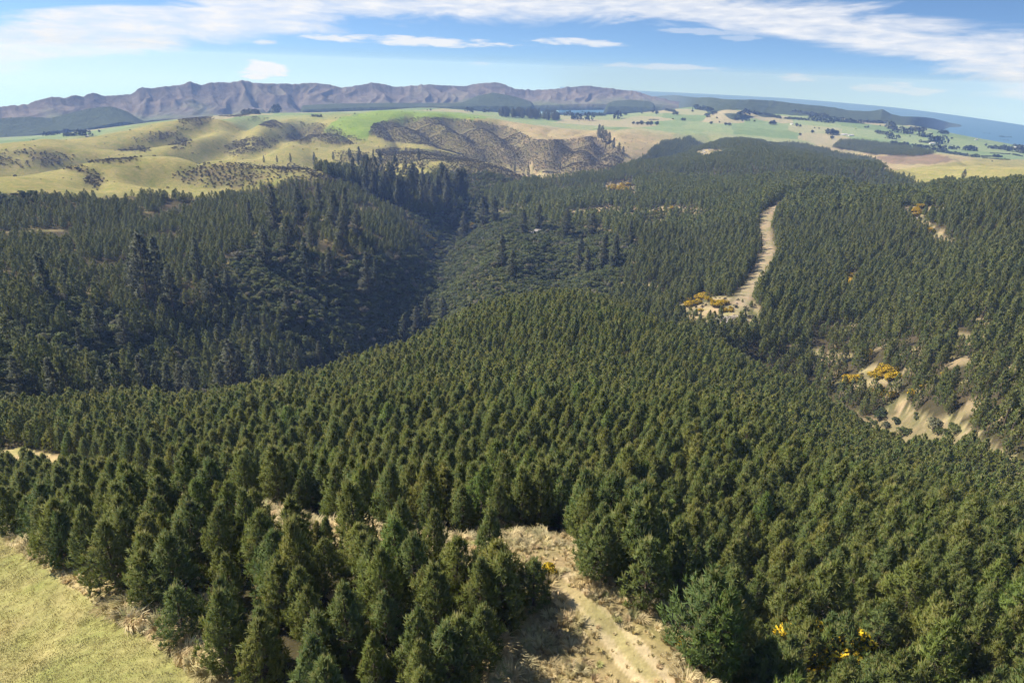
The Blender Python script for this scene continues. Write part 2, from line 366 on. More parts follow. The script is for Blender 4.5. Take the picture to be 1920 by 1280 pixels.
P_LEFT = [(-500, 400), (0, 386), (90, 373), (190, 368), (300, 369), (400, 373), (470, 363), (500, 347), (560, 342), (640, 347), (700, 367), (760, 402), (815, 442), (800, 472), (700, 482), (640, 482), (600, 522), (560, 472), (480, 442), (420, 502), (380, 562), (250, 592), (150, 562), (60, 542), (0, 562), (-500, 620)]
P_LOOSE = [(1450, 620), (1700, 590), (2000, 600), (2000, 900), (1680, 780), (1560, 695)]
P_THIN = [(885, 392), (960, 365), (1090, 350), (1190, 335), (1240, 380), (1350, 395), (1340, 412), (1210, 440), (1190, 545), (1100, 560), (1000, 560), (960, 430)]
P_MID = [(560, 302), (640, 296), (700, 297), (760, 302), (830, 332), (870, 352), (865, 392), (820, 402), (790, 402), (740, 387), (700, 352), (620, 332)]
P_LOW = [(-500, 600), (60, 545), (150, 562), (250, 592), (380, 562), (520, 602), (660, 662), (640, 712), (450, 740), (250, 756), (-500, 790)]
P_BUSH = [(400, 540), (480, 470), (560, 475), (640, 490), (800, 480), (830, 430), (880, 392), (960, 410), (1060, 430), (1170, 450), (1185, 500), (1140, 560), (900, 600), (760, 650), (640, 700), (520, 640)]
P_PLANT = [(1575, 264), (1612, 265), (1700, 276), (1752, 288), (1722, 293), (1640, 290), (1562, 277)]
P_EDGE = [(1835, 352), (1870, 343), (1920, 336), (2300, 330), (2300, 372), (1860, 360)]
ROAD = [(1545, 352), (1505, 362), (1470, 378), (1440, 398), (1434, 430), (1440, 470), (1428, 510), (1405, 540), (1385, 575)]
OPEN = [(1350, 588, 82, 34), (1712, 408, 26, 22), (1758, 396, 26, 9), (1745, 432, 42, 10, 35), (1795, 462, 30, 6, 25), (1650, 706, 42, 15, 25), (1600, 718, 34, 16), (1255, 398, 60, 10), (1162, 355, 32, 14),
        (1322, 287, 20, 10), (1300, 280, 8, 4), (1110, 398, 60, 9, -8), (1610, 357, 14, 6), (1672, 770, 11, 14), (1595, 527, 12, 18), (1720, 370, 22, 5), (1520, 660, 40, 10, 25), (1720, 655, 10, 5),
        (1650, 635, 10, 6), (1800, 800, 40, 8, 30), (1240, 548, 45, 6, 25), (1400, 600, 20, 14), (1345, 287, 10, 6), (1220, 420, 30, 8), (1900, 410, 10, 4), (1692, 760, 26, 10, 40), (1748, 794, 26, 5, 35), (1815, 825, 26, 5, 30), (1885, 853, 28, 5, 28), (1560, 705, 22, 6, 30)]
SCRUB = [(420, 328, 100, 22), (365, 229, 34, 13, -12), (290, 257, 48, 9, -8), (335, 268, 24, 12), (55, 298, 85, 17), (205, 299, 60, 8), (470, 272, 55, 16, -12), (250, 281, 32, 8), (175, 335, 18, 20, -35), (150, 318, 26, 6),
         (600, 248, 60, 15, 12), (500, 230, 34, 8, 12), (560, 260, 30, 9, 10), (435, 215, 30, 5), (640, 262, 40, 10), (560, 330, 60, 18, 12), (640, 360, 80, 14, 24), (40, 370, 90, 7), (690, 300, 60, 12, 10), (430, 346, 60, 6)]
SCRUB_P = [[(700, 232), (745, 222), (800, 219), (900, 226), (960, 240), (1003, 262), (1003, 300), (985, 322), (880, 296), (800, 272), (730, 266), (690, 250)],
           [(1000, 262), (1060, 262), (1110, 256), (1150, 272), (1174, 296), (1150, 322), (1060, 328), (1000, 322)],
           [(700, 282), (740, 276), (830, 284), (930, 310), (1000, 334), (900, 352), (850, 345), (800, 318), (720, 300)],
           [(520, 318), (640, 332), (760, 392), (700, 372), (580, 348)]]
GREEN_P = [(600, 246), (640, 219), (720, 205), (860, 211), (930, 220), (880, 223), (770, 222), (712, 232), (690, 258), (640, 264)]
TAN_P = [[(930, 224), (1050, 228), (1125, 238), (1090, 252), (1000, 252), (950, 236)], [(1130, 322), (1090, 330), (1110, 318)], [(1160, 235), (1330, 238), (1260, 262), (1190, 290), (1160, 262)],
         [(1385, 242), (1440, 246), (1560, 262), (1582, 273), (1560, 286), (1460, 268), (1395, 258)], [(1210, 290), (1270, 270), (1290, 262), (1240, 290)]]
PLOUGH_P = [(1640, 294), (1700, 288), (1770, 291), (1788, 301), (1740, 309), (1660, 307)]
RHILL_P = [(1655, 322), (1740, 311), (1830, 298), (1920, 300), (2400, 320), (2400, 350), (1900, 343), (1790, 356), (1720, 349)]

strip_w = np.array([hit(px, py, 30, 160)[:2] for px, py in STRIP])
rut_w = np.array([hit(px, py, 25, 90)[:2] for px, py in [(1038, 1078), (1060, 1098), (1100, 1132), (1158, 1190), (1225, 1270), (1300, 1370)]])
road_w = np.array([hit(px, py, 340, 1100)[:2] for px, py in ROAD])
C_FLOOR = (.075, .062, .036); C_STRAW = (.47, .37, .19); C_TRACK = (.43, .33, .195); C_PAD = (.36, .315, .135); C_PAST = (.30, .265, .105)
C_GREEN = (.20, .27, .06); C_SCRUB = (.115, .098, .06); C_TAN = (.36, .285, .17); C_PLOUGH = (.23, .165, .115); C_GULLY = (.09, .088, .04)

def landcover(x, y, z):
    """per point: albedo, weight of the farmed plain, and boolean masks for planting"""
    r = np.hypot(x, y); a = np.arctan2(x, y)
    jx = (fbm(x, y, 9, 3, 51) - .5); jy = (fbm(x, y, 9, 3, 57) - .5)
    wob = np.clip(r * .012, .5, 9)
    px, py = project(x + jx * wob, y + jy * wob, z)
    n = len(x); rgb = np.empty((n, 3))
    near = r < rsil(a) + 14
    k = np.clip((a + .10) / .12, 0, 1)[:, None]
    rgb[:] = np.array(C_PAST) * (1 - k) + np.array(C_TAN) * k
    tone = fbm(x, y, 260, 4, 71)[:, None]
    rgb *= 0.82 + 0.36 * tone
    def put(mask, c, soft=None):
        rgb[mask] = np.array(c)
    far = ~near
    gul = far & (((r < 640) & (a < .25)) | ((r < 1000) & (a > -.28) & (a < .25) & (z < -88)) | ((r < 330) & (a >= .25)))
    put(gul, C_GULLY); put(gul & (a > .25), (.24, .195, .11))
    put(far & inpoly(px, py, GREEN_P) & (r > 1250), C_GREEN)
    for P in TAN_P: put(far & inpoly(px, py, P) & (r > 900), C_TAN)
    put(far & inpoly(px, py, RHILL_P) & (r > 700), C_PAST)
    put(far & inpoly(px, py, PLOUGH_P) & (r > 1100), C_PLOUGH)
    # scrub patches: a density that the shrubs follow too
    sc = np.zeros(n)
    for e in SCRUB: sc = np.maximum(sc, np.clip(1.35 - inell(px, py, e), 0, 1))
    for P in SCRUB_P: sc = np.maximum(sc, inpoly(px, py, P) * 1.0)
    sc *= far & (r > 560) & (r < 2100)
    sc = sc * np.clip((fbm(x, y, 30, 4, 81) - .22) * 4, 0, 1)
    for P in SCRUB_P: sc = np.maximum(sc, inpoly(px, py, P) * far * (r > 700) * (r < 2100) * np.clip((fbm(x, y, 45, 4, 83) - .22) * 4, 0, 1))
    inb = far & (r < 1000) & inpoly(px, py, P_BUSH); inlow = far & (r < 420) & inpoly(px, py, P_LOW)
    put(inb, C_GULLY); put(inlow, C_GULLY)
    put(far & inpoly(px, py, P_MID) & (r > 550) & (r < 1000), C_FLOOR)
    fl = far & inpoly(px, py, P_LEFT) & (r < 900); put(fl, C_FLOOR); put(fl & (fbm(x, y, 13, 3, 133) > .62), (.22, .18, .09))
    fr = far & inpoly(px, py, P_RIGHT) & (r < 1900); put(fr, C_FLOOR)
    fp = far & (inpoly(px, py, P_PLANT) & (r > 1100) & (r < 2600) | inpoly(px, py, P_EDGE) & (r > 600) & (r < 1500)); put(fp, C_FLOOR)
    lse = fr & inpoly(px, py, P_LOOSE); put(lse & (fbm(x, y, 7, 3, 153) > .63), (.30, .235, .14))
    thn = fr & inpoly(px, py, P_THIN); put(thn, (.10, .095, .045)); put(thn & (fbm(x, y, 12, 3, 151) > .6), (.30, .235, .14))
    op = np.full(n, 9.)
    for e in OPEN: op = np.minimum(op, inell(px, py, e))
    opn = far & (op < 1.0 + .5 * jx) & (r < 1500); put(opn, (.13, .12, .06)); put(opn & (fbm(x, y, 6, 3, 157) > .43), C_TAN)
    rd = dist_poly(x, y, road_w); road = far & (rd < 6.2 + 2.5 * jx); q = (np.clip((8.0 - rd) / 3, 0, 1) * far)[:, None]; rgb[:] = rgb * (1 - q) + np.array((.20, .165, .10)) * q; q = (np.clip((5.0 - rd) / 2.5, 0, 1) * far)[:, None]; rgb[:] = rgb * (1 - q) + np.array((.33, .265, .175)) * q  # road and verge browns darkened and greyed, tree shade put into the colour
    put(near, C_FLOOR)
    dpl = dist_poly(x, y, strip_w); strip = near & (dpl < 3.8); put(strip, C_STRAW)
    edge = near & inpoly(px, py, PAD_EDGE); put(edge, C_STRAW)
    pad = near & inpoly(px, py, PADDOCK); put(pad, C_PAD)
    clr = near & inpoly(px, py, CLEARING); put(clr, (.30, .235, .12))
    mar = np.zeros(n, bool)
    for sx_, sy_ in ((-34, 0), (34, 0), (0, 24), (-24, 22), (-60, 4), (24, 18)): mar |= inpoly(px + sx_, py + sy_, CLEARING) | inpoly(px + sx_ * .8, py + sy_, PAD_EDGE)
    mar &= near & ~clr & ~pad & ~edge; put(mar, (.33, .26, .13))
    trk = near & inpoly(px, py, TRACK); put(trk, (.36, .29, .15))
    drt = dist_poly(x, y, rut_w) + .12 * jx; put(near & (np.abs(drt - .78) < .34) & (drt < 1.5), (.46, .36, .225))
    sg = np.array(C_SCRUB); rgb[:] = rgb * (1 - .75 * sc[:, None]) + sg * .75 * sc[:, None]
    field = np.clip((r - 1750) / 250, 0, 1) * (~fp) * ~(inpoly(px, py, RHILL_P)) * ~inpoly(px, py, PLOUGH_P) * ~inpoly(px, py, GREEN_P)
    return dict(rgb=rgb, field=field, near=near, thn=thn, mar=mar, gul=gul & ~fl & ~fr & ~opn, pad=pad, edge=edge & ~pad, clr=clr & ~trk, trk=trk, strip=strip & ~clr, sc=sc, bush=inb, low=inlow, left=fl, right=fr & ~opn & ~road, plant=fp, opn=opn, road=road,
                mid=far & inpoly(px, py, P_MID) & (r > 550) & (r < 1000), px=px, py=py, r=r, a=a)

# ------------------------------------------------------------------ materials
def newmat(name):
    mt = bpy.data.materials.new(name); mt.use_nodes = True
    t = NT(mt.node_tree); t.n.clear(); return mt, t
def finish(t, color, rough=.9, bump=None, spec=.15, transl=0.0, tcol=None):
    p = t.node('ShaderNodeBsdfPrincipled', {'Base Color': color, 'Roughness': rough, 'Specular IOR Level': spec})
    if bump is not None: t.l.new(bump, p.inputs['Normal'])
    sh = p.outputs[0]
    if transl > 0:
        tr = t.node('ShaderNodeBsdfTranslucent', {'Color': tcol if tcol is not None else color})
        sh = t.node('ShaderNodeMixShader', [transl, sh, tr.outputs[0]]).outputs[0]
    t.node('ShaderNodeOutputMaterial', {'Surface': sh})

def mat_ground():
    mt, t = newmat('ground')
    pos = t.node('ShaderNodeNewGeometry').outputs['Position']
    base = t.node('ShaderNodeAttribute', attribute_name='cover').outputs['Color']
    fld = t.node('ShaderNodeAttribute', attribute_name='field').outputs['Fac']
    # paddocks of the plain
    mp = t.node('ShaderNodeMapping', {'Vector': pos, 'Rotation': (0, 0, .5), 'Scale': (1 / 130, 1 / 210, 0)})
    warp = t.node('ShaderNodeVectorMath', [mp.outputs[0], t.node('ShaderNodeVectorMath', [t.node('ShaderNodeTexNoise', {'Vector': mp.outputs[0], 'Scale': .6}).outputs['Color'], (.5, .5, .5)], operation='MULTIPLY').outputs[0]], operation='ADD').outputs[0]
    vo = t.node('ShaderNodeTexVoronoi', {'Vector': warp, 'Scale': 1.0, 'Randomness': .75}, distance='CHEBYCHEV', voronoi_dimensions='2D')
    rnd = t.node('ShaderNodeSeparateColor', [vo.outputs['Color']]).outputs[0]
    fields = t.ramp(rnd, [(0, (.19, .255, .125)), (.2, (.235, .285, .15)), (.38, (.16, .225, .105)), (.52, (.31, .30, .18)), (.64, (.215, .275, .14)), (.76, (.345, .30, .20)), (.88, (.25, .28, .155)), (1, (.27, .22, .16))], 'CONSTANT')
    nf = t.noise(pos, .006, 5.0)
    fields = t.mix(t.node('ShaderNodeMapRange', [nf, .4, .75, 0.0, .35]).outputs[0], fields, (.25, .28, .14))
    c = t.mix(fld, base, fields)
    n1 = t.noise(pos, .35, 6.0, .65); n2 = t.noise(pos, 2.6, 5.0, .7); n3 = t.noise(pos, .035, 5.0, .6)
    c = t.mix(1.0, c, t.ramp(n1, [(.25, (.72, .74, .70)), (.75, (1.22, 1.2, 1.15))]), 'MULTIPLY')
    c = t.mix(1.0, c, t.ramp(n2, [(.25, (.70, .70, .68)), (.75, (1.25, 1.24, 1.2))]), 'MULTIPLY')
    c = t.mix(1.0, c, t.ramp(n3, [(.3, (.84, .9, .8)), (.7, (1.14, 1.08, 1.1))]), 'MULTIPLY')
    c = t.mix(1.0, c, t.ramp(t.noise(pos, .13, 4.0, .6, .4), [(.32, (.80, .90, .74)), (.5, (1.0, 1.0, 1.0)), (.68, (1.14, 1.05, 1.16))]), 'MULTIPLY')
    h = t.m('ADD', t.m('MULTIPLY', n2, .25), n1)
    b = t.node('ShaderNodeBump', {'Height': h, 'Strength': .6, 'Distance': .5}).outputs[0]
    finish(t, c, .95, b, .05); return mt

def mat_leaf(name, stops, tip=None, transl=.18, nscale=.8, rough=.6):
    mt, t = newmat(name)
    rnd = t.node('ShaderNodeObjectInfo').outputs['Random']
    c = t.ramp(rnd, stops)
    pos = t.node('ShaderNodeNewGeometry').outputs['Position']
    n = t.noise(pos, nscale, 3.0)
    c = t.mix(1.0, c, t.ramp(n, [(.3, (.72, .76, .75)), (.7, (1.28, 1.22, 1.1))]), 'MULTIPLY')
    if tip:
        at = t.node('ShaderNodeAttribute', attribute_name='tip').outputs['Fac']
        c = t.mix(at, c, tip)
    finish(t, c, rough, None, .2, transl); return mt

def mat_plain(name, c1, c2, scale=3.0, rough=.9, bumpd=0.0):
    mt, t = newmat(name)
    pos = t.node('ShaderNodeNewGeometry').outputs['Position']
    n = t.noise(pos, scale, 5.0, .65)
    rnd = t.node('ShaderNodeObjectInfo').outputs['Random']
    c = t.mix(n, c1, c2)
    c = t.mix(1.0, c, t.ramp(rnd, [(0, (.8, .8, .8)), (1, (1.2, 1.18, 1.15))]), 'MULTIPLY')
    b = t.node('ShaderNodeBump', {'Height': n, 'Strength': .7, 'Distance': bumpd}).outputs[0] if bumpd else None
    finish(t, c, rough, b, .12); return mt

M_GROUND = mat_ground()
M_PINE = mat_leaf('pine_needles', [(0, (.138, .178, .050)), (.3, (.180, .204, .052)), (.6, (.122, .174, .056)), (.85, (.212, .216, .052)), (1, (.148, .214, .050))], tip=(.36, .29, .11), transl=.35)
M_PINEF = mat_leaf('pine_needles_far', [(0, (.128, .164, .054)), (.5, (.158, .182, .056)), (1, (.186, .196, .056))], tip=(.28, .24, .10), transl=.35)
M_OLD = mat_leaf('old_pine_needles', [(0, (.105, .125, .072)), (.5, (.135, .142, .088)), (1, (.112, .135, .066))], tip=(.19, .18, .125), transl=.3)
M_BARK = mat_plain('bark', (.10, .075, .05), (.19, .15, .115), 6.0, .95, .02)
M_BUSHL = mat_leaf('bush_leaves', [(0, (.075, .10, .038)), (.25, (.14, .17, .05)), (.5, (.095, .105, .050)), (.7, (.19, .21, .07)), (.85, (.12, .145, .055)), (1, (.24, .21, .16))], tip=(.20, .21, .10), transl=.3)
M_SCRUBL = mat_leaf('scrub_leaves', [(0, (.060, .055, .040)), (.5, (.085, .075, .050)), (.8, (.115, .095, .062)), (1, (.08, .088, .046))], transl=.05)
M_GORSEL = mat_leaf('gorse_leaves', [(0, (.06, .075, .025)), (1, (.085, .095, .03))])
M_FLOWER = mat_leaf('gorse_flowers', [(0, (.64, .42, .02)), (1, (.76, .54, .03))], transl=.1)
M_TUSS = mat_leaf('dry_grass', [(0, (.58, .46, .26)), (.35, (.68, .57, .34)), (.6, (.50, .43, .21)), (.8, (.58, .42, .25)), (1, (.44, .44, .18))], transl=.3, nscale=.5)
M_TURF = mat_leaf('paddock_grass', [(0, (.38, .33, .14)), (.4, (.43, .365, .175)), (.7, (.33, .315, .11)), (1, (.45, .37, .21))], transl=.45, nscale=.25)
M_ROCK = mat_plain('rock', (.30, .27, .24), (.46, .42, .38), 1.2, .95, .1)
M_LOG = mat_plain('dead_wood', (.34, .29, .25), (.56, .51, .46), 2.0, .9)
M_FARTREE = mat_leaf('far_tree_leaves', [(0, (.030, .048, .026)), (.6, (.042, .058, .030)), (1, (.062, .066, .038))], transl=.05, nscale=.05)
M_WALL = mat_plain('house_wall', (.72, .70, .66), (.8, .78, .74), .5)
M_ROOF = mat_plain('house_roof', (.42, .40, .40), (.5, .46, .44), .5)

# ------------------------------------------------------------------ ground sheet
X = np.exp(LR) * np.sin(AZ)[:, None]; Y = np.exp(LR) * np.cos(AZ)[:, None]
Z = ground(X.ravel(), Y.ravel())
lc = landcover(X.ravel(), Y.ravel(), Z)
V = np.stack([X.ravel(), Y.ravel(), Z], 1)
ii, jj = np.meshgrid(np.arange(NA), np.arange(NR - 1), indexing='ij')
i2 = (ii + 1) % NA
Fq = np.stack([ii * NR + jj, ii * NR + jj + 1, i2 * NR + jj + 1, i2 * NR + jj], -1).reshape(-1, 4)
cen = len(V); V = np.concatenate([V, [[0, 0, Z.reshape(NA, NR)[:, 0].mean()]]])
Ft = np.stack([np.full(NA, cen), np.arange(NA) * NR, ((np.arange(NA) + 1) % NA) * NR], 1)
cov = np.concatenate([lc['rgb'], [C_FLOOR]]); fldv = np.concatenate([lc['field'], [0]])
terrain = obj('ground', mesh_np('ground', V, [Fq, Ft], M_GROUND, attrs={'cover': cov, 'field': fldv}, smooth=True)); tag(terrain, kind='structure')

# sea
a_s = np.radians(np.arange(3, 80, .5)); re_ = np.interp(a_s, sea_a, sea_r)
Vs = np.concatenate([np.stack([2400 * np.sin(a_s), 2400 * np.cos(a_s), np.full(len(a_s), SEA_Z)], 1), np.stack([re_ * np.sin(a_s), re_ * np.cos(a_s), np.full(len(a_s), SEA_Z)], 1)])
n_ = len(a_s); k = np.arange(n_ - 1)
mt, t = newmat('sea_water')
pos = t.node('ShaderNodeNewGeometry').outputs['Position']
b = t.node('ShaderNodeBump', {'Height': t.noise(pos, .05, 6.0), 'Strength': .35, 'Distance': 3.0}).outputs[0]
finish(t, (.035, .115, .20, 1), .35, b, .3)
tag(obj('sea', mesh_np('sea', Vs, np.stack([k, k + 1, k + 1 + n_, k + n_], 1), mt)), kind='structure')

# ------------------------------------------------------------------ mountains and wooded hills on the skyline
def range_mesh(name, sil, base, depth, mat, spur, spur_w, seed, rows=70, zbase=None, back=1.6, step=.09, rc=None, fine=1.0, ends=0):
    sa, se = azel([p[0] for p in sil], [p[1] for p in sil]); bA, bE = azel([p[0] for p in base], [p[1] for p in base])
    A = np.arange(sa[0], sa[-1], math.radians(step)); n = len(A)
    es = np.interp(A, sa, se) + (fbm(A * 900, A * 0, 4, 4, seed) - .5) * .0016 * fine; eb = np.interp(A, bA, bE)
    if rc is None:
        # foot where the sight line meets the plain
        rb = np.array([np.hypot(*hit(*project_a(a, e), 1800, 6000)[:2]) for a, e in zip(A[::6], eb[::6])])
        rb = np.interp(A, A[::6], rb); kk = np.hanning(41); kk /= kk.sum()
        rb = np.convolve(np.pad(rb, 20, 'edge'), kk, 'valid')
    else: rb = np.interp(A, bA, rc)
    rcr = rb + depth
    zb = ZC + rb * np.tan(eb); zt = ZC + rcr * np.tan(es)
    if ends:
        q = np.clip(np.minimum(A - A[0], A[-1] - A) / ends, 0, 1); q = q * q * (3 - 2 * q); zt = zb - 8 + (zt - zb + 8) * q; zb = zb - 70 * (1 - q) ** 2; zt = zt - 70 * (1 - q) ** 2
    T = np.concatenate([np.linspace(-.15, 1, rows), np.linspace(1.04, back, 12)])
    AA, TT = np.meshgrid(A, T, indexing='ij')
    RR = rb[:, None] + depth * TT
    xx, yy = RR * np.sin(AA), RR * np.cos(AA)
    prof = np.where(TT <= 1, np.clip(TT, -.15, 1) ** 1.0 if False else np.sign(TT) * np.abs(TT) ** 1.15, 1 - (TT - 1) * 1.8)
    hgt = (zt - zb)[:, None]
    Zm = zb[:, None] + hgt * prof
    s = AA * rb[:, None]                                   # metres along the range
    wv = (fbm(s, TT * 400, 220, 3, seed + 5) - .5) * 190
    v1 = 1 - np.abs(2 * vnoise((s + wv) / spur_w + .6 * TT, TT * .9, seed + 1) - 1)
    v2 = 1 - np.abs(2 * vnoise((s + wv * .6) / (spur_w * .42), TT * 2.2, seed + 2) - 1)
    v3 = fbm(s, TT * depth, 50, 3, seed + 9)
    env = np.clip(TT + .1, 0, 1) * np.clip((1.0 - TT) * 2.2, 0, 1)
    Zm = Zm - hgt * env * (spur * (1 - v1) ** 1.3 + spur * .45 * (1 - v2)) + hgt * env * (v3 - .5) * .16
    Zm[:, 0] -= 25; Zm[:, -1] -= 60
    nT = len(T); i, j = np.meshgrid(np.arange(n - 1), np.arange(nT - 1), indexing='ij')
    Fm = np.stack([i * nT + j, i * nT + j + 1, (i + 1) * nT + j + 1, (i + 1) * nT + j], -1).reshape(-1, 4)
    o = obj(name, mesh_np(name, np.stack([xx.ravel(), yy.ravel(), Zm.ravel()], 1), Fm, mat, smooth=True, attrs={'up': np.clip(TT, 0, 1).ravel()}))
    return tag(o, kind='structure')
def project_a(a, e):
    return project(np.array(math.sin(a) * 1000), np.array(math.cos(a) * 1000), np.array(ZC + 1000 * math.tan(e)))

mt, t = newmat('tussock_mountain')
pos = t.node('ShaderNodeNewGeometry').outputs['Position']
up = t.node('ShaderNodeAttribute', attribute_name='up').outputs['Fac']
nn = t.noise(pos, .006, 6.0, .6, .5); n5 = t.noise(pos, .03, 5.0, .65)
cc = t.ramp(t.m('ADD', nn, t.m('MULTIPLY', t.m('SUBTRACT', up, .5), .35)), [(.28, (.125, .145, .085)), (.46, (.15, .14, .12)), (.60, (.16, .135, .125)), (.76, (.09, .08, .082))])  # tussock and rock tones greyed, some distance haze put into the colour
cc = t.mix(1.0, cc, t.ramp(n5, [(.3, (.62, .62, .62)), (.7, (1.3, 1.28, 1.25))]), 'MULTIPLY')
b = t.node('ShaderNodeBump', {'Height': n5, 'Strength': .8, 'Distance': 14.0}).outputs[0]
finish(t, cc, .95, b, .05); M_MOUNT = mt
mt, t = newmat('wooded_hill')
pos = t.node('ShaderNodeNewGeometry').outputs['Position']
n5 = t.noise(pos, .05, 5.0, .7); n6 = t.noise(pos, .004, 4.0)
cc = t.ramp(n5, [(.3, (.035, .05, .03)), (.7, (.085, .105, .055))])
cc = t.mix(t.node('ShaderNodeMapRange', [n6, .62, .70, 0.0, .55]).outputs[0], cc, (.19, .18, .11))
b = t.node('ShaderNodeBump', {'Height': n5, 'Strength': 1.0, 'Distance': 12.0}).outputs[0]
finish(t, cc, .95, b, .05); M_WOOD = mt

MSIL = [(-260, 235), (-120, 215), (0, 200), (25, 198), (50, 196), (96, 181), (120, 184), (140, 178), (155, 181), (174, 174), (190, 180), (215, 180), (225, 178), (245, 176), (266, 164), (290, 166), (330, 160), (358, 153), (380, 161), (395, 155), (430, 155), (456, 150), (475, 156), (520, 157), (560, 158), (585, 155), (620, 160), (640, 165), (670, 160), (698, 155), (720, 158), (745, 164), (780, 160), (805, 158), (860, 162), (900, 157), (930, 155), (945, 158), (965, 167), (1000, 169), (1040, 167), (1070, 163), (1100, 161), (1125, 163), (1160, 168), (1200, 173), (1215, 178), (1240, 184), (1275, 196)]
MBASE = [(-260, 290), (0, 256), (100, 240), (250, 222), (430, 211), (500, 212), (600, 205), (700, 200), (830, 198), (980, 195), (1100, 192), (1200, 191), (1275, 198)]
range_mesh('mountains', MSIL, MBASE, 360, M_MOUNT, 1.15, 95, 101, fine=1.7, rc=[3300, 3200, 3200, 3250, 3300, 3300, 3350, 3400, 3450, 3500, 3550, 3600, 3600])
WSIL = [(1215, 186), (1230, 181), (1265, 178), (1300, 183), (1330, 183), (1370, 187), (1410, 187), (1450, 189), (1490, 194), (1530, 198), (1560, 201), (1590, 207), (1630, 209), (1655, 205), (1672, 214), (1690, 218), (1720, 219), (1745, 221), (1780, 230), (1800, 234), (1818, 244)]
WBASE = [(1215, 194), (1265, 200), (1330, 208), (1400, 214), (1500, 220), (1600, 228), (1700, 237), (1760, 243), (1818, 249)]
range_mesh('wooded_hills', WSIL, WBASE, 420, M_WOOD, .30, 140, 131, fine=.5)
range_mesh('wooded_hills', [(-200, 240), (-60, 225), (0, 222), (60, 219), (95, 222), (130, 212), (165, 204), (205, 200), (240, 203), (270, 210), (310, 219)], [(-200, 275), (0, 262), (95, 244), (150, 240), (230, 226), (310, 221)], 190, M_WOOD, .2, 120, 151, rows=40, fine=.6, rc=[2850] * 6, ends=.06)
range_mesh('wooded_hills', [(555, 206), (590, 198), (640, 194), (690, 197), (740, 193), (790, 197), (830, 195), (862, 194), (895, 180), (925, 174), (950, 178), (985, 187), (1012, 197)], [(555, 206), (640, 202), (740, 200), (830, 200), (900, 197), (950, 197), (1012, 199)], 190, M_WOOD, .12, 120, 161, rows=40, fine=.4, rc=[3050] * 7, ends=.012)
range_mesh('wooded_hills', [(1128, 197), (1150, 190), (1180, 187), (1215, 190), (1238, 198)], [(1128, 199), (1180, 199), (1238, 201)], 120, M_WOOD, .1, 100, 171, rows=24, fine=.4, rc=[3250] * 3, ends=.01)

# ------------------------------------------------------------------ foliage shapes
def unit(v): return v / np.maximum(np.linalg.norm(v, axis=-1, keepdims=True), 1e-9)
def blades(P, D, L, W, n, rng, spread=.6, out=None, ctr=None):
    """n thin triangles fanning out of every point P along D"""
    N = len(P); P = np.repeat(P, n, 0); D = np.repeat(D, n, 0); L = np.repeat(np.broadcast_to(L, (N,)), n)[:, None]; Wd = np.repeat(np.broadcast_to(W, (N,)), n)[:, None]
    d = unit(D + rng.normal(0, spread, D.shape)); q = unit(np.cross(d, rng.normal(0, 1, D.shape)))
    out = np.repeat(out, n, 0) if out is not None else D
    q = q * np.where((np.cross(q, d) * out).sum(1, keepdims=True) < 0, -1., 1.)
    nv = unit(unit(out) * .8 + np.cross(q, d) * .55)
    L = L * rng.uniform(.7, 1.25, L.shape)
    a = P - q * Wd * .5; b = P + q * Wd * .5; c = P + d * L
    mid = P + d * L * .45
    a2 = mid - q * Wd * .62; b2 = mid + q * Wd * .62
    Vv = np.stack([a2, b2, c, P], 1).reshape(-1, 3)
    k = np.arange(N * n) * 4
    Ff = np.stack([k + 3, k + 1, k + 2, k], 1)
    tipv = np.tile([0, 0, 1., 0], N * n)
    return Vv, Ff, tipv, np.repeat(nv, 4, 0)
def tube(pts, rad, sides=5):
    pts = np.asarray(pts, float); n = len(pts); d = unit(np.gradient(pts, axis=0)); ref = np.array([.31, .2, .93]) if abs(d[0, 2]) < .9 else np.array([1., .1, 0])
    u = unit(np.cross(d, ref)); v = np.cross(d, u); an = np.arange(sides) * 2 * math.pi / sides
    Vv = (pts[:, None] + (u[:, None] * np.cos(an)[None, :, None] + v[:, None] * np.sin(an)[None, :, None]) * np.asarray(rad)[:, None, None]).reshape(-1, 3)
    i, j = np.meshgrid(np.arange(n - 1), np.arange(sides), indexing='ij'); j2 = (j + 1) % sides
    Ff = np.stack([i * sides + j, i * sides + j2, (i + 1) * sides + j2, (i + 1) * sides + j], -1).reshape(-1, 4)
    return Vv, Ff
def join(parts):
    Vv = []; Ff = []; o = 0
    for v, f in parts: Vv.append(v); Ff.append(np.asarray(f) + o); o += len(v)
    return np.concatenate(Vv), np.concatenate(Ff)

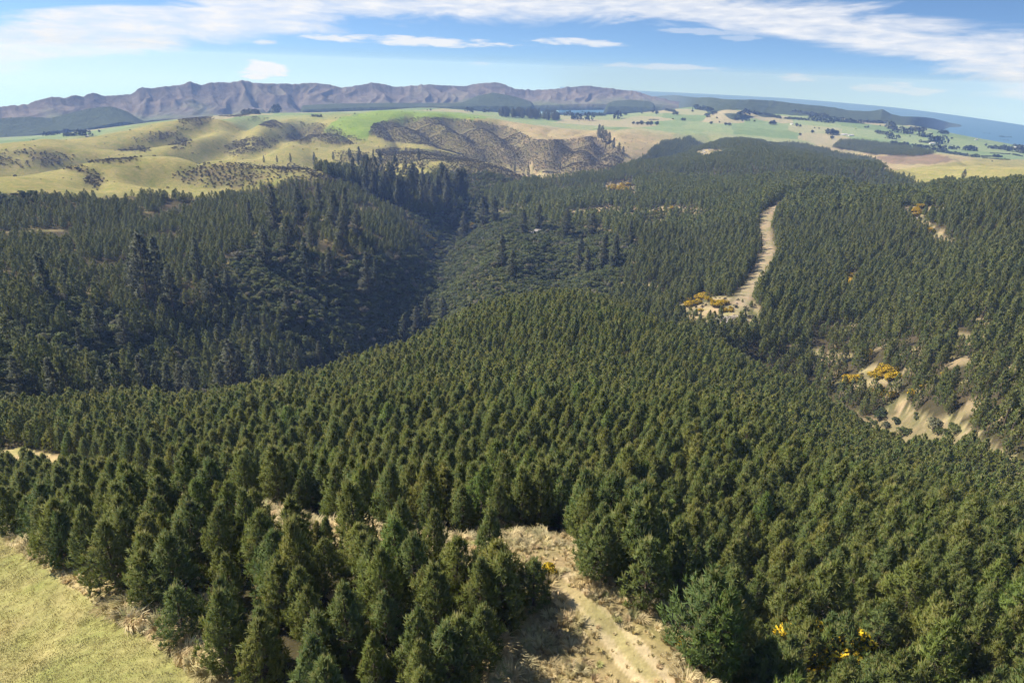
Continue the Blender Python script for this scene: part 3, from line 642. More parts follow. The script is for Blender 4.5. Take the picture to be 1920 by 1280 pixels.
def young_pine(seed, H=7.0, R=1.95, whorls=17, nb=8, per=9, nbl=8, L=.42, W=.06, limbs=True, tipshare=.3, candles=.75):
    """bushy plantation pine: whorls of rising branches, each ending in upright candles"""
    rng = np.random.default_rng(seed); P = []; D = []; wood = []
    lean = rng.normal(0, .02, 2)
    tp = np.linspace(0, 1, 6); trunk = np.stack([lean[0] * H * tp ** 2, lean[1] * H * tp ** 2, H * .97 * tp], 1)
    wood.append(tube(trunk, .13 * (1 - tp) ** .8 * H / 7 + .012, 6))
    lob = rng.uniform(0, 6.28, 3)
    for k in range(whorls):
        u = (k + .4 + rng.uniform(-.2, .2)) / whorls
        h = H * (.03 + .93 * u)
        env = R * (min(1, .74 + 1.5 * u)) * (1 - u ** 1.3) ** .92 + .05
        m_ = max(3, int(round(nb * (1 - .45 * u) + rng.uniform(-.5, .5))))
        a0 = rng.uniform(0, 6.28)
        for b_ in range(m_):
            a = a0 + b_ * 6.283 / m_ + rng.normal(0, .22)
            ln = env * rng.uniform(.74, 1.14) * (1 + .12 * math.sin(2 * a + lob[0]) + .08 * math.sin(3 * a + lob[1] + 4 * u))
            rise = .28 + .5 * u + rng.uniform(-.08, .12)
            out = np.array([math.cos(a), math.sin(a), 0]); ts = np.linspace(.0, 1, 4)
            line = np.array([lean[0] * H * u * u, lean[1] * H * u * u, h]) + out * (ts * ln)[:, None] + np.array([0, 0, 1]) * (ln * rise * ts ** 1.7)[:, None]
            if limbs: wood.append(tube(line, .03 * (1.1 - ts) * (1.2 - u) + .006, 3))
            m2 = max(2, int(round(per * (.45 + .55 * ln / R))))
            tt = np.sqrt(rng.uniform(.10, 1.04, m2)); tt[0] = 1.0
            side = np.cross(out, [0, 0, 1.])
            p = np.stack([np.interp(tt, ts, line[:, q]) for q in range(3)], 1) + side * (rng.normal(0, .17, m2) * ln * .62)[:, None] * tt[:, None] + np.array([0, 0, 1]) * rng.normal(0.02, .10, m2)[:, None]
            d = out * (.5 - .25 * u) + np.array([0, 0, .9 + .3 * u]) + rng.normal(0, .25, (m2, 3))
            P.append(p); D.append(d)
    PC = [p[:1] for p in P]; 
    nt = 7; P.append(np.stack([np.full(nt, lean[0] * H) + rng.normal(0, .1, nt), np.full(nt, lean[1] * H) + rng.normal(0, .1, nt), H * rng.uniform(.9, .985, nt)], 1)); D.append(np.tile([0, 0, 1.], (nt, 1)) + rng.normal(0, .12, (nt, 3)))
    P = np.concatenate(P); D = unit(np.concatenate(D))
    ox = np.stack([P[:, 0], P[:, 1], .30 * R + .55 * R * P[:, 2] / H], 1)
    Vv, Ff, tip, nv = blades(P, D, L * rng.uniform(.8, 1.3, len(P)), W, nbl, rng, .5, ox)
    if candles:
        PC = np.concatenate(PC)
        oc = np.stack([PC[:, 0], PC[:, 1], .6 * R + 0 * PC[:, 0]], 1); dc = unit(np.stack([PC[:, 0] * .10, PC[:, 1] * .10, np.ones(len(PC))], 1))
        v2, f2, t2, n2_ = blades(PC, dc, candles * rng.uniform(.6, 1.2, len(PC)), W * 1.15, 6, rng, .17, oc)
        t2 = t2 * np.repeat((rng.random(len(PC)) < .55) * rng.uniform(.3, .95, len(PC)), 24)
    hi = rng.random(len(P)) < tipshare * np.clip(P[:, 2] / H, .2, 1)
    tip = tip * np.repeat(hi * rng.uniform(.25, .8, len(P)), nbl * 4)
    if candles: Vv, Ff, tip, nv = np.concatenate([Vv, v2]), np.concatenate([Ff, f2 + len(Vv)]), np.concatenate([tip, t2]), np.concatenate([nv, n2_])
    return (Vv, Ff, tip, nv), join(wood)

def old_pine(seed, H=24.0, R=4.6, bare=.12):
    """tall open-crowned old conifer with long level limbs and see-through gaps"""
    rng = np.random.default_rng(seed); P = []; D = []; wood = []
    tp = np.linspace(0, 1, 9); wob = np.cumsum(rng.normal(0, .10, (9, 2)), 0); trunk = np.stack([wob[:, 0], wob[:, 1], H * .98 * tp], 1)
    wood.append(tube(trunk, .36 * (1 - tp) ** .9 * H / 24 + .025, 7))
    nlev = int(H * 2.1)
    for k in range(nlev):
        u = bare + (1 - bare) * (k + rng.uniform(0, 1)) / nlev; h = H * u * .985
        env = R * min(1, .55 + 1.6 * (u - bare)) * (1 - u ** 1.7) ** .9 + .25
        for b_ in range(rng.integers(2, 4)):
            if rng.random() < .10: continue
            a = rng.uniform(0, 6.283); ln = env * rng.uniform(.55, 1.15)
            out = np.array([math.cos(a), math.sin(a), 0]); ts = np.linspace(0, 1, 4)
            c = np.array([np.interp(u, tp, trunk[:, 0]), np.interp(u, tp, trunk[:, 1]), h])
            line = c + out * (ts * ln)[:, None] + np.array([0, 0, 1]) * (ln * (.05 + .35 * u) * ts + ln * .12 * ts ** 3)[:, None]
            wood.append(tube(line, .075 * (1.1 - ts) * (1.15 - u) + .014, 3))
            m2 = int(4 + ln * 2.6); tt = np.sqrt(rng.uniform(.10, 1.02, m2)); side = np.cross(out, [0, 0, 1.])
            p = np.stack([np.interp(tt, ts, line[:, q]) for q in range(3)], 1) + side * (rng.normal(0, .20, m2) * ln * .55)[:, None] * tt[:, None] + np.array([0, 0, 1]) * rng.normal(.05, .16, m2)[:, None]
            P.append(p); D.append(out * .9 + np.array([0, 0, .55]) + rng.normal(0, .35, (m2, 3)))
    P = np.concatenate(P); D = unit(np.concatenate(D))
    Vv, Ff, tip, nv = blades(P, D, .85 * rng.uniform(.7, 1.3, len(P)), .20, 6, rng, .6, np.stack([P[:, 0], P[:, 1], np.full(len(P), .5 * R)], 1))
    tip = tip * np.repeat((rng.random(len(P)) < .3) * rng.uniform(.3, .9, len(P)), 6 * 4)
    return (Vv, Ff, tip, nv), join(wood)

def lobed_bush(seed, H=3.0, R=2.0, clumps=9, per=46, L=.42, W=.26, flat=.8, up=.35):
    """rounded broadleaf bush: overlapping leaf clumps on short stems"""
    rng = np.random.default_rng(seed); P = []; D = []; wood = []
    for k in range(clumps):
        a = rng.uniform(0, 6.283); rr = R * math.sqrt(rng.uniform(0, .62)); cz = H * rng.uniform(.34, .72) * (1 - .25 * (rr / R))
        c = np.array([math.cos(a) * rr, math.sin(a) * rr, cz]); rad = R * rng.uniform(.32, .55)
        d = unit(rng.normal(0, 1, (per, 3))); d[:, 2] = np.where(d[:, 2] < -.45, -d[:, 2], d[:, 2])
        p = c + d * rad * np.array([1, 1, flat]) * rng.uniform(.78, 1.05, (per, 1))
        P.append(p); D.append(d + np.array([0, 0, up]) + rng.normal(0, .3, (per, 3)))
        ts = np.linspace(0, 1, 4); wood.append(tube(np.array([0, 0, 0]) + (c * np.array([.9, .9, .9]))[None] * ts[:, None] + np.array([0, 0, 1]) * (ts * (1 - ts) * .4)[:, None], .07 * (1.1 - ts) * H / 3 + .01, 4))
    P = np.concatenate(P); P[:, 2] = np.maximum(P[:, 2], .06); D = unit(np.concatenate(D))
    Vv, Ff, tip, nv = blades(P, D, L * rng.uniform(.7, 1.3, len(P)), W, 2, rng, .7, D)
    tip = tip * np.repeat((rng.random(len(P)) < .35) * rng.uniform(.2, .8, len(P)), 8)
    return (Vv, Ff, tip, nv), join(wood), (P, D)

def tussock(seed, H=.75, R=.42, n=60, W=.05, droop=.6):
    """bunch of long dry blades bending over"""
    rng = np.random.default_rng(seed); V_, F_ = [], []
    comb = rng.uniform(0, 6.28)
    a = rng.uniform(0, 6.283, n); rb_ = R * .5 * np.sqrt(rng.random(n)); b0 = np.stack([np.cos(a) * rb_, np.sin(a) * rb_, np.zeros(n)], 1)
    out = np.stack([np.cos(a), np.sin(a), np.zeros(n)], 1) * .75 + np.array([math.cos(comb), math.sin(comb), 0]) * .45; h = H * rng.uniform(.6, 1.15, n)[:, None]
    side = unit(np.cross(out, [0, 0, 1.])) * W * .5
    p1 = b0 + out * .25 * h + np.array([0, 0, .62]) * h; p2 = p1 + out * droop * h + np.array([0, 0, .20]) * h * rng.uniform(-1, 1.2, (n, 1))
    V_ = np.stack([b0 - side, b0 + side, p1 + side, p1 - side, p2], 1).reshape(-1, 3); k = np.arange(n) * 5
    return V_, [np.stack([k, k + 1, k + 2, k + 3], 1), np.stack([k + 3, k + 2, k + 4], 1)]

PROTO = {}
def proto(setname, name, V_, F_, mats, midx=None, attrs=None, normals=None):
    c = PROTO.get(setname)
    if c is None: c = PROTO[setname] = bpy.data.collections.new('shapes_' + setname)
    o = bpy.data.objects.new('%s_%02d' % (name, len(c.objects)), mesh_np(name, V_, F_, mats, midx, attrs, False, normals)); c.objects.link(o)
def proto_tree(setname, name, fol, wood, m1, m2):
    (v, f, tip, nv), (wv, wf) = fol, wood
    proto(setname, name, np.concatenate([v, wv]), np.concatenate([f, wf + len(v)]), [m1, m2], np.concatenate([np.zeros(len(f)), np.ones(len(wf))]), {'tip': np.concatenate([tip, np.zeros(len(wv))])}, np.concatenate([nv, np.zeros((len(wv), 3))]))

def scatter(name, setname, pts, scl, label, cat, tilt=.04, idx=None, stretch=None):
    """one 'stuff' object: geometry nodes set a shape on every point"""
    n = len(pts); me = bpy.data.meshes.new(name); me.vertices.add(n); me.vertices.foreach_set('co', np.asarray(pts, np.float32).ravel())
    rot = np.stack([RNG.normal(0, tilt, n), RNG.normal(0, tilt, n), RNG.uniform(0, 6.283, n)], 1).astype(np.float32)
    at = me.attributes.new('rot', 'FLOAT_VECTOR', 'POINT'); at.data.foreach_set('vector', rot.ravel())
    scl = np.broadcast_to(np.asarray(scl, float), (n,)); sxy = scl if stretch is None else scl * stretch
    s3 = np.stack([sxy, sxy, scl], 1).astype(np.float32)
    at = me.attributes.new('scl', 'FLOAT_VECTOR', 'POINT'); at.data.foreach_set('vector', s3.ravel())
    nv = len(PROTO[setname].objects)
    at = me.attributes.new('idx', 'INT', 'POINT'); at.data.foreach_set('value', (RNG.integers(0, nv, n) if idx is None else idx).astype(np.int32))
    o = obj(name, me); md = o.modifiers.new('plant', 'NODES')
    g = bpy.data.node_groups.new('plant_' + name, 'GeometryNodeTree')
    g.interface.new_socket('Geometry', in_out='INPUT', socket_type='NodeSocketGeometry'); g.interface.new_socket('Geometry', in_out='OUTPUT', socket_type='NodeSocketGeometry')
    N = g.nodes; gi = N.new('NodeGroupInput'); go = N.new('NodeGroupOutput'); iop = N.new('GeometryNodeInstanceOnPoints'); ci = N.new('GeometryNodeCollectionInfo')
    ci.inputs[0].default_value = PROTO[setname]; ci.inputs['Separate Children'].default_value = True; ci.inputs['Reset Children'].default_value = True
    def na(nm, ty):
        q = N.new('GeometryNodeInputNamedAttribute'); q.data_type = ty; q.inputs[0].default_value = nm; return q.outputs[0]
    e2r = N.new('FunctionNodeEulerToRotation')
    L_ = g.links.new
    L_(gi.outputs[0], iop.inputs['Points']); L_(ci.outputs[0], iop.inputs['Instance']); iop.inputs['Pick Instance'].default_value = True
    L_(na('idx', 'INT'), iop.inputs['Instance Index']); L_(na('rot', 'FLOAT_VECTOR'), e2r.inputs[0]); L_(e2r.outputs[0], iop.inputs['Rotation']); L_(na('scl', 'FLOAT_VECTOR'), iop.inputs['Scale'])
    L_(iop.outputs[0], go.inputs[0]); md.node_group = g
    return tag(o, label, cat, kind='stuff')

NEARP = []
for s in range(7):
    fol, wood = young_pine(300 + s, H=7.0, R=[1.95, 1.8, 2.1, 1.7, 1.9, 2.2, 1.85][s])
    NEARP.append((mesh_np('pine_crown', fol[0], fol[1], M_PINE, attrs={'tip': fol[2]}, normals=fol[3]), mesh_np('pine_trunk', wood[0], wood[1], M_BARK)))
    proto_tree('pine', 'pine', fol, wood, M_PINE, M_BARK)
for s in range(5):
    fol, wood = young_pine(340 + s, R=2.05, whorls=11, nb=5, per=4, nbl=4, L=.58, W=.17, limbs=False, candles=.9)
    proto_tree('pine_mid', 'pine', fol, wood, M_PINEF, M_BARK)
for s in range(5):
    fol, wood = young_pine(350 + s, R=1.9, whorls=12, nb=5, per=5, nbl=4, L=.54, W=.15, limbs=False, candles=.9)
    proto_tree('pine_crest', 'pine', fol, wood, M_PINE, M_BARK)
for s in range(4):
    fol, wood = young_pine(360 + s, R=1.85, whorls=8, nb=4, per=3, nbl=3, L=.9, W=.36, limbs=False, candles=0)
    proto_tree('pine_far', 'pine', fol, wood, M_PINEF, M_BARK)
OLDP = []
for s in range(5):
    fol, wood = old_pine(400 + s, R=[4.6, 3.6, 5.4, 3.0, 4.2][s], bare=[.06, .05, .14, .05, .1][s])
    OLDP.append((mesh_np('old_pine_crown', fol[0], fol[1], M_OLD, attrs={'tip': fol[2]}, normals=fol[3]), mesh_np('old_pine_trunk', wood[0], wood[1], M_BARK)))
    proto_tree('old', 'old_pine', fol, wood, M_OLD, M_BARK)
BUSH = []
for s in range(6):
    fol, wood, _ = lobed_bush(500 + s, H=[3, 3.6, 2.4, 3, 4, 2.6][s], R=[2, 1.8, 2.2, 1.6, 2.2, 1.9][s])
    BUSH.append((mesh_np('bush_foliage', fol[0], fol[1], M_BUSHL, attrs={'tip': fol[2]}, normals=fol[3]), mesh_np('bush_stem', wood[0], wood[1], M_BARK)))
    proto_tree('bush', 'bush', fol, wood, M_BUSHL, M_BARK)
for s in range(4):
    fol, wood, _ = lobed_bush(540 + s, H=1.0, R=.95, clumps=4, per=16, L=.34, W=.2)
    proto_tree('scrub', 'scrub', fol, wood, M_SCRUBL, M_BARK)
GORSE = []
for s in range(4):
    fol, wood, (gp, gd) = lobed_bush(560 + s, H=2.0, R=1.35, clumps=8, per=60, L=.26, W=.14, up=.5)
    rng = np.random.default_rng(570 + s); kf = (gp[:, 2] > .5) & (rng.random(len(gp)) < .8)
    fv, ff, ft, fn_ = blades(gp[kf] + gd[kf] * .12, gd[kf] , .18, .12, 5, rng, .9)
    GORSE.append((mesh_np('gorse_foliage', fol[0], fol[1], M_GORSEL, attrs={'tip': fol[2] * 0}, normals=fol[3]), mesh_np('gorse_flowers', fv, ff, M_FLOWER, normals=fn_), mesh_np('gorse_stem', wood[0], wood[1], M_BARK)))
for s in range(5):
    v, f = tussock(600 + s, H=[.8, .6, .95, .7, .5][s], R=[.45, .4, .5, .35, .5][s]); proto('tussock', 'tussock', v, f, M_TUSS)
for s in range(4):
    v, f = tussock(620 + s, H=.09, R=.8, n=50, W=.022, droop=.5); proto('turf', 'turf', v, f, M_TURF)

# ------------------------------------------------------------------ planting
def grid_pts(r0, r1, a0, a1, sp, jit, rot=.3):
    R_ = r1 * 1.02; nn_ = int(2 * R_ / sp) + 2
    g_ = (np.arange(nn_) - nn_ / 2) * sp; gx, gy = np.meshgrid(g_, g_); gx, gy = gx.ravel(), gy.ravel()
    c, s = math.cos(rot), math.sin(rot); x, y = gx * c - gy * s, gx * s + gy * c
    r = np.hypot(x, y); a = np.arctan2(x, y); k = (r > r0) & (r < r1) & (a > math.radians(a0)) & (a < math.radians(a1))
    x, y = x[k], y[k]
    return x + RNG.normal(0, jit, len(x)), y + RNG.normal(0, jit, len(x))

pines_named = []
# near spur
x, y = grid_pts(17, 362, -56, 56, 2.65, .5, .42)
z = ground(x, y); L = landcover(x, y, z)
gap = fbm(x, y, 13, 3, 91)
keep = L['near'] & ~L['pad'] & ~L['edge'] & ~L['clr'] & ~L['trk'] & ~L['strip'] & (gap > .20) & (RNG.random(len(x)) < .96)
for e_ in [(1440, 880, 36, 13, 10), (1290, 735, 22, 9), (560, 800, 24, 8), (980, 800, 16, 9), (1700, 1010, 26, 12, 60), (330, 905, 20, 8)]: keep &= inell(L['px'], L['py'], e_) > 1
x, y, z = x[keep], y[keep], z[keep]; L = {k: v[keep] for k, v in L.items()}
r = L['r']; hs = (.80 + .42 * fbm(x, y, 30, 3, 93)) * np.clip(RNG.normal(1, .17, len(x)), .55, 1.4) * .86
below = (y < np.interp(x, strip_w[::-1, 0], strip_w[::-1, 1])) & (x < 0)
hs = hs * np.where(below, .9, 1.0)
px, py = project(x, y, z + 3.5)
vis = (px > -30) & (px < 1950) & (py > 100) & (py < 1330)
order = np.argsort(np.where(vis, r, 1e6)); first = order[:300]
rest = np.ones(len(x), bool); rest[first] = False
dtrk = dist_poly(x, y, strip_w)
def world_line(pl): return np.array([hit(a_, b_, 18, 200)[:2] for a_, b_ in pl])
dpad = dist_poly(x, y, world_line(PAD_EDGE[1:11])); cw = world_line(CLEARING[:11]); cw2 = world_line(CLEARING[13:] + CLEARING[:1])
dclr = np.minimum(dist_poly(x, y, cw), dist_poly(x, y, cw2))
for i in first:
    v = NEARP[RNG.integers(0, len(NEARP))]
    e = bpy.data.objects.new('pine_tree', None); COL.objects.link(e); e.empty_display_size = .5
    e.location = (x[i], y[i], z[i] - .1); e.rotation_euler = (RNG.normal(0, .025), RNG.normal(0, .025), RNG.uniform(0, 6.28))
    s = hs[i]; wd_ = RNG.uniform(.84, 1.14); e.scale = (s * wd_, s * wd_ * RNG.uniform(.94, 1.06), s)
    pines_named.append(e); obj('crown', v[0], e); obj('trunk', v[1], e)
    # which block, how many trees in, how tall
    dd_ = {'the grass paddock': dpad[i], 'the track clearing': dclr[i], 'the pale grass strip': dtrk[i] - 3.8}
    nf_ = min(dd_, key=dd_.get); row = int(max(0, dd_[nf_]) // 2.65) + 1
    size = 'stunted' if hs[i] < .66 else 'short' if hs[i] < .76 else 'very tall' if hs[i] > 1.0 else 'tall' if hs[i] > .88 else 'middling'
    wide = e.scale[0] / s; size += ' broad' if wide > 1.08 else ' slim' if wide < .97 else ''
    where = 'edging ' + nf_ if row == 1 else ('in the %s row back from ' % (['', '', 'second', 'third', 'fourth', 'fifth', 'sixth', 'seventh', 'eighth', 'ninth', 'tenth', 'eleventh', 'twelfth'][row] if row < 13 else 'inner') + nf_)
    side = 'd' if y[i] > np.interp(x[i], strip_w[::-1, 0], strip_w[::-1, 1]) else ''
    if nf_ == 'the pale grass strip': where = where.replace(nf_, nf_ + (', downhill' if side else ', paddock side'))
    elif nf_ == 'the track clearing' and x[i] > 3: where += ', bank side'
    lab = size + ' pine ' + where
    tag(e, lab, 'pine tree', 'pines planted on the near spur')
rn = rest & (r < 150); rf = rest & (r >= 150)
scatter('pine_plantation', 'pine', np.stack([x, y, z - .1], 1)[rn], hs[rn], 'dense green pine plantation covering the near spur', 'pine plantation', .035, stretch=RNG.uniform(.82, 1.12, rn.sum()))
scatter('pine_plantation', 'pine_crest', np.stack([x, y, z - .1], 1)[rf], hs[rf], 'dense pine plantation over the crest of the near spur', 'pine plantation', .035, stretch=RNG.uniform(.82, 1.12, rf.sum()))

# right-hand hill, far plantations
x, y = grid_pts(190, 1900, -8, 56, 4.0, 1.15, .9)
z = ground(x, y); L = landcover(x, y, z); gap = fbm(x, y, 11, 3, 95)
loose = inpoly(L['px'], L['py'], P_LOOSE)
thin = L['thn']
keep = L['right'] & (gap > np.where(loose, .34, .22)) & (RNG.random(len(x)) < np.where(loose, .75, np.where(thin, .40, .95)))
x, y, z, r = x[keep], y[keep], z[keep], L['r'][keep]
hs = (1.05 + .7 * fbm(x, y, 40, 3, 97)) * RNG.uniform(.7, 1.2, len(x))
hs = hs * np.where(r > 1000, .75, 1.0)
kk = r < 620
scatter('pine_plantation', 'pine_mid', np.stack([x, y, z - .1], 1)[kk], hs[kk], 'dark pine plantation on the hillside split by the dirt road', 'pine plantation', .03, stretch=.86)
scatter('pine_plantation', 'pine_far', np.stack([x, y, z - .1], 1)[~kk], hs[~kk], 'dark pine plantation along the far ridge of the right hill', 'pine plantation', .03)
x, y = grid_pts(600, 2600, 10, 50, 6.5, .9, .2)
z = ground(x, y); L = landcover(x, y, z); keep = L['plant']
scatter('pine_plantation', 'pine_far', np.stack([x, y, z], 1)[keep], RNG.uniform(.9, 1.2, keep.sum()), 'dark rectangular pine plantation between brown field and plain', 'pine plantation', .03)
# left plateau
x, y = grid_pts(190, 1000, -56, 2, 4.2, 1.2, .15)
z = ground(x, y); L = landcover(x, y, z); gap = fbm(x, y, 24, 3, 99)
keep = L['left'] & (gap > .37) & (RNG.random(len(x)) < .86)
hs = (.75 + .45 * fbm(x, y, 50, 3, 98)) * RNG.uniform(.8, 1.2, len(x))
scatter('pine_plantation', 'pine_mid', np.stack([x, y, z - .1], 1)[keep], hs[keep], 'young dark pine plantation below the grassy hills', 'pine plantation', .04)
k2 = (L['mid'] & (gap > .3)) & (RNG.random(len(x)) < .8)
scatter('conifer_wood', 'pine_mid', np.stack([x, y, z - .2], 1)[k2], RNG.uniform(1.2, 2.1, k2.sum()), 'dark conifer wood in the hollow at the head of the gully', 'wood', .04, stretch=.8)
k3 = L['low'] & (gap > .36) & (RNG.random(len(x)) < .42)
scatter('conifer_wood', 'pine_mid', np.stack([x, y, z - .2], 1)[k3], RNG.uniform(1.0, 1.9, k3.sum()), 'shaded conifers on the gully side below the young plantation', 'wood', .04, stretch=.8)
# gully bush
x, y = grid_pts(170, 1000, -50, 50, 3.1, .9, .6)
z = ground(x, y); L = landcover(x, y, z); gap = fbm(x, y, 18, 3, 109)
keep = (L['bush'] & (gap > .2) & (RNG.random(len(x)) < .9)) | (L['low'] & (RNG.random(len(x)) < .5)) | (L['gul'] & (RNG.random(len(x)) < np.where(L["a"] > .25, .32, .7)))
P_ = np.stack([x, y, z - .1], 1)[keep]; sc_ = RNG.uniform(.4, 1.25, keep.sum()) ** 1.3 * (.75 + .9 * fbm(x, y, 40, 2, 141)[keep])
vx, vy = project(P_[:, 0], P_[:, 1], P_[:, 2] + 1); big = np.argsort(-sc_ / np.hypot(P_[:, 0], P_[:, 1]))[:150]
rst = np.ones(len(P_), bool); rst[big] = False
for i in big:
    v = BUSH[RNG.integers(0, len(BUSH))]
    e = bpy.data.objects.new('bush', None); COL.objects.link(e); e.location = P_[i]; e.scale = (sc_[i],) * 3; e.rotation_euler = (0, 0, RNG.uniform(0, 6.28))
    obj('foliage', v[0], e); obj('stem', v[1], e)
    tag(e, 'rounded broadleaf bush growing in the gully', 'bush', 'rounded bushes in the gully')
scatter('native_bush', 'bush', P_[rst], sc_[rst], 'mixed broadleaf bush filling the gully floor and sides', 'bush', .08)
# scrub on the grass hills
x, y = grid_pts(540, 2100, -46, 14, 3.4, 1.1, .1)
z = ground(x, y); L = landcover(x, y, z)
keep = (RNG.random(len(x)) < L['sc'] * .85) | ((RNG.random(len(x)) < .006) & ~L['left'] & (L['field'] < .1))
keep &= ~L['left'] & ~L['bush'] & ~L['right']
scatter('hill_scrub', 'scrub', np.stack([x, y, z], 1)[keep], RNG.uniform(.6, 1.8, keep.sum()), 'dark scrub bushes in patches over the grassy hillsides', 'scrub', .1)
# low cover in the openings of the right hill
x, y = grid_pts(190, 1300, -6, 50, 2.7, .8, .1)
z = ground(x, y); L = landcover(x, y, z)
keep = (L['opn'] & (RNG.random(len(x)) < .2)) | (L['thn'] & (RNG.random(len(x)) < .4))
scatter('hill_scrub', 'scrub', np.stack([x, y, z], 1)[keep], RNG.uniform(.6, 1.7, keep.sum()), 'low dry scrub dotted over the openings in the plantation', 'scrub', .1)
# grass near the camera
x, y = grid_pts(18, 120, -56, 40, .36, .13, .3)
z = ground(x, y); L = landcover(x, y, z)
pr = fbm(x, y, 5, 3, 121)
keep = (L['clr'] & (RNG.random(len(x)) < .85 * np.clip(pr * 2.4 - .4, .2, 1))) | (L['strip'] & (RNG.random(len(x)) < .5)) | (L['edge'] & (RNG.random(len(x)) < .6)) | (L['mar'] & (RNG.random(len(x)) < .45)) | (L['near'] & ~L['pad'] & (L['r'] < 95) & (RNG.random(len(x)) < .035)) | (L['trk'] & (RNG.random(len(x)) < .12))
hs = RNG.uniform(.5, 1.3, len(x)) * np.where(L['trk'], .28, np.clip(pr * 2.2 - .2, .45, 1.35))
scatter('long_grass', 'tussock', np.stack([x, y, z - .03], 1)[keep], hs[keep], 'long dry straw coloured grass along the track and fence line', 'grass', .2)
keep = L['pad'] & (RNG.random(len(x)) < .6) & (L['r'] < 110)
scatter('paddock_grass', 'turf', np.stack([x, y, z - .02], 1)[keep], RNG.uniform(.7, 1.6, keep.sum()), 'short yellow green grass covering the paddock', 'grass', .15)

# ------------------------------------------------------------------ single trees, gorse, rocks
def thing(name, p, parts, scale, label, cat, group=None, sxy=1.0, sink=.15):
    e = bpy.data.objects.new(name, None); COL.objects.link(e); e.location = (p[0], p[1], p[2] - sink)
    e.rotation_euler = (0, 0, RNG.uniform(0, 6.28)); e.scale = (scale * sxy, scale * sxy, scale)
    for nm, me in parts: obj(nm, me, e)
    return tag(e, label, cat, group)
def old_tree(px, py, hpx, rmin, label, group, sxy=1.0, rmx=2500):
    """foot at picture point, height from its apparent size"""
    p = hit(px, py, rmin, rmx); d = math.hypot(math.hypot(p[0], p[1]), p[2] - ZC); h = hpx / F_PX * d * (.88 if hpx > 55 else 1.04)
    v = OLDP[RNG.integers(0, len(OLDP))]
    if group in ('old pines above the gully', 'slender conifers along the gully edge', 'old pines in the valley bottom'):
        label = ('towering ' if hpx >= 95 else 'high ' if hpx >= 78 else 'medium ' if hpx >= 60 else 'lower ') + ('broad ' if sxy > 1.25 else '') + label.replace('slender ', '').replace('tall ', '').replace('big ', '')
    thing('old_pine', p, [('crown', v[0]), ('trunk', v[1])], h / 24.0, label, 'pine tree', group, sxy, .3)
LAB1 = 'tall old dark pine standing above the young plantation beside the gully'
for q in [(92, 570, 95), (280, 585, 150), (305, 560, 120), (330, 600, 110), (515, 440, 100), (500, 500, 85), (575, 530, 95), (560, 420, 75), (650, 425, 80), (628, 440, 90), (600, 400, 62), (645, 470, 85), (470, 430, 60), (540, 470, 70), (690, 560, 100), (705, 545, 70), (620, 520, 65), (400, 575, 80), (375, 530, 90), (430, 560, 60), (585, 470, 60), (250, 540, 60), (670, 450, 55), (130, 555, 60)]:
    old_tree(*q, 240, LAB1, 'old pines above the gully', RNG.uniform(.9, 1.3))
LAB2 = 'slender conifer lit against the dark gully behind the near spur'
for q in [(275, 745, 90), (300, 750, 80), (320, 755, 85), (345, 748, 80), (365, 752, 90), (415, 745, 75), (440, 742, 120), (455, 735, 90), (490, 728, 110), (515, 725, 85), (560, 705, 65), (600, 690, 60), (110, 755, 90), (130, 745, 70), (200, 760, 80), (225, 750, 95), (175, 752, 60), (40, 745, 80), (70, 750, 60), (245, 755, 75), (465, 650, 70), (500, 640, 60), (415, 660, 60), (540, 600, 60), (160, 690, 80), (240, 660, 80), (190, 640, 70), (60, 670, 75)]:
    old_tree(*q, 205, LAB2, 'slender conifers along the gully edge', RNG.uniform(.8, 1.25))
LAB3 = 'big dark old pine rising from the bush in the valley bottom'
for q in [(940, 500, 70), (960, 520, 60), (905, 430, 70), (925, 420, 60), (1150, 505, 75), (1130, 500, 70), (1100, 515, 60), (1085, 500, 70), (1060, 440, 45), (980, 440, 45), (780, 625, 60), (800, 610, 55), (830, 600, 45), (760, 640, 55), (850, 430, 40), (870, 450, 50), (1010, 430, 45), (1110, 440, 40), (1180, 460, 45), (880, 600, 35)]:
    old_tree(*q, 300, LAB3, 'old pines in the valley bottom', RNG.uniform(1.1, 1.5))
LAB4 = 'dark conifer in the clump at the shaded head of the gully'
for i in range(46):
    q = (RNG.uniform(660, 870), 0, RNG.uniform(38, 62)); yy_ = np.interp(q[0], [660, 750, 870], [345, 375, 395]) + RNG.uniform(-28, 14)
    old_tree(q[0], yy_, q[2], 560, LAB4, 'dark conifers at the gully head', RNG.uniform(.9, 1.3))
LAB5 = 'small dark tree at the brow where grass hill meets gully'
for q in [(545, 305, 16), (590, 310, 22), (655, 300, 20), (700, 300, 18), (712, 300, 16), (785, 300, 20), (495, 305, 12), (520, 305, 12), (990, 330, 20), (965, 322, 14), (1050, 318, 14), (740, 300, 14), (625, 300, 14), (640, 305, 14)]:
    old_tree(*q, 600, LAB5, 'small trees on the brow', 1.1)
LAB6 = 'pine in the dense dark stand with bare trunks on the hill brow'
for i in range(58):
    xx_ = RNG.uniform(935, 1048); old_tree(xx_, np.interp(xx_, [935, 1048], [218, 225]) + RNG.uniform(-2, 2), RNG.uniform(11, 17), 1500, LAB6, 'pine stand on the hill brow', 1.7)
LAB7 = 'dark pine in the row climbing the scrubby ridge end'
for q in [(1122, 258, 22), (1128, 262, 24), (1135, 266, 20), (1142, 270, 20), (1150, 278, 18), (1160, 285, 16), (1168, 290, 14)]: old_tree(*q, 1200, LAB7, 'pines on the ridge end', 1.5)
old_tree(1806, 335, 14, 700, 'lone dark pine on the pale grassy hill beside the plantation', None, 1.3)

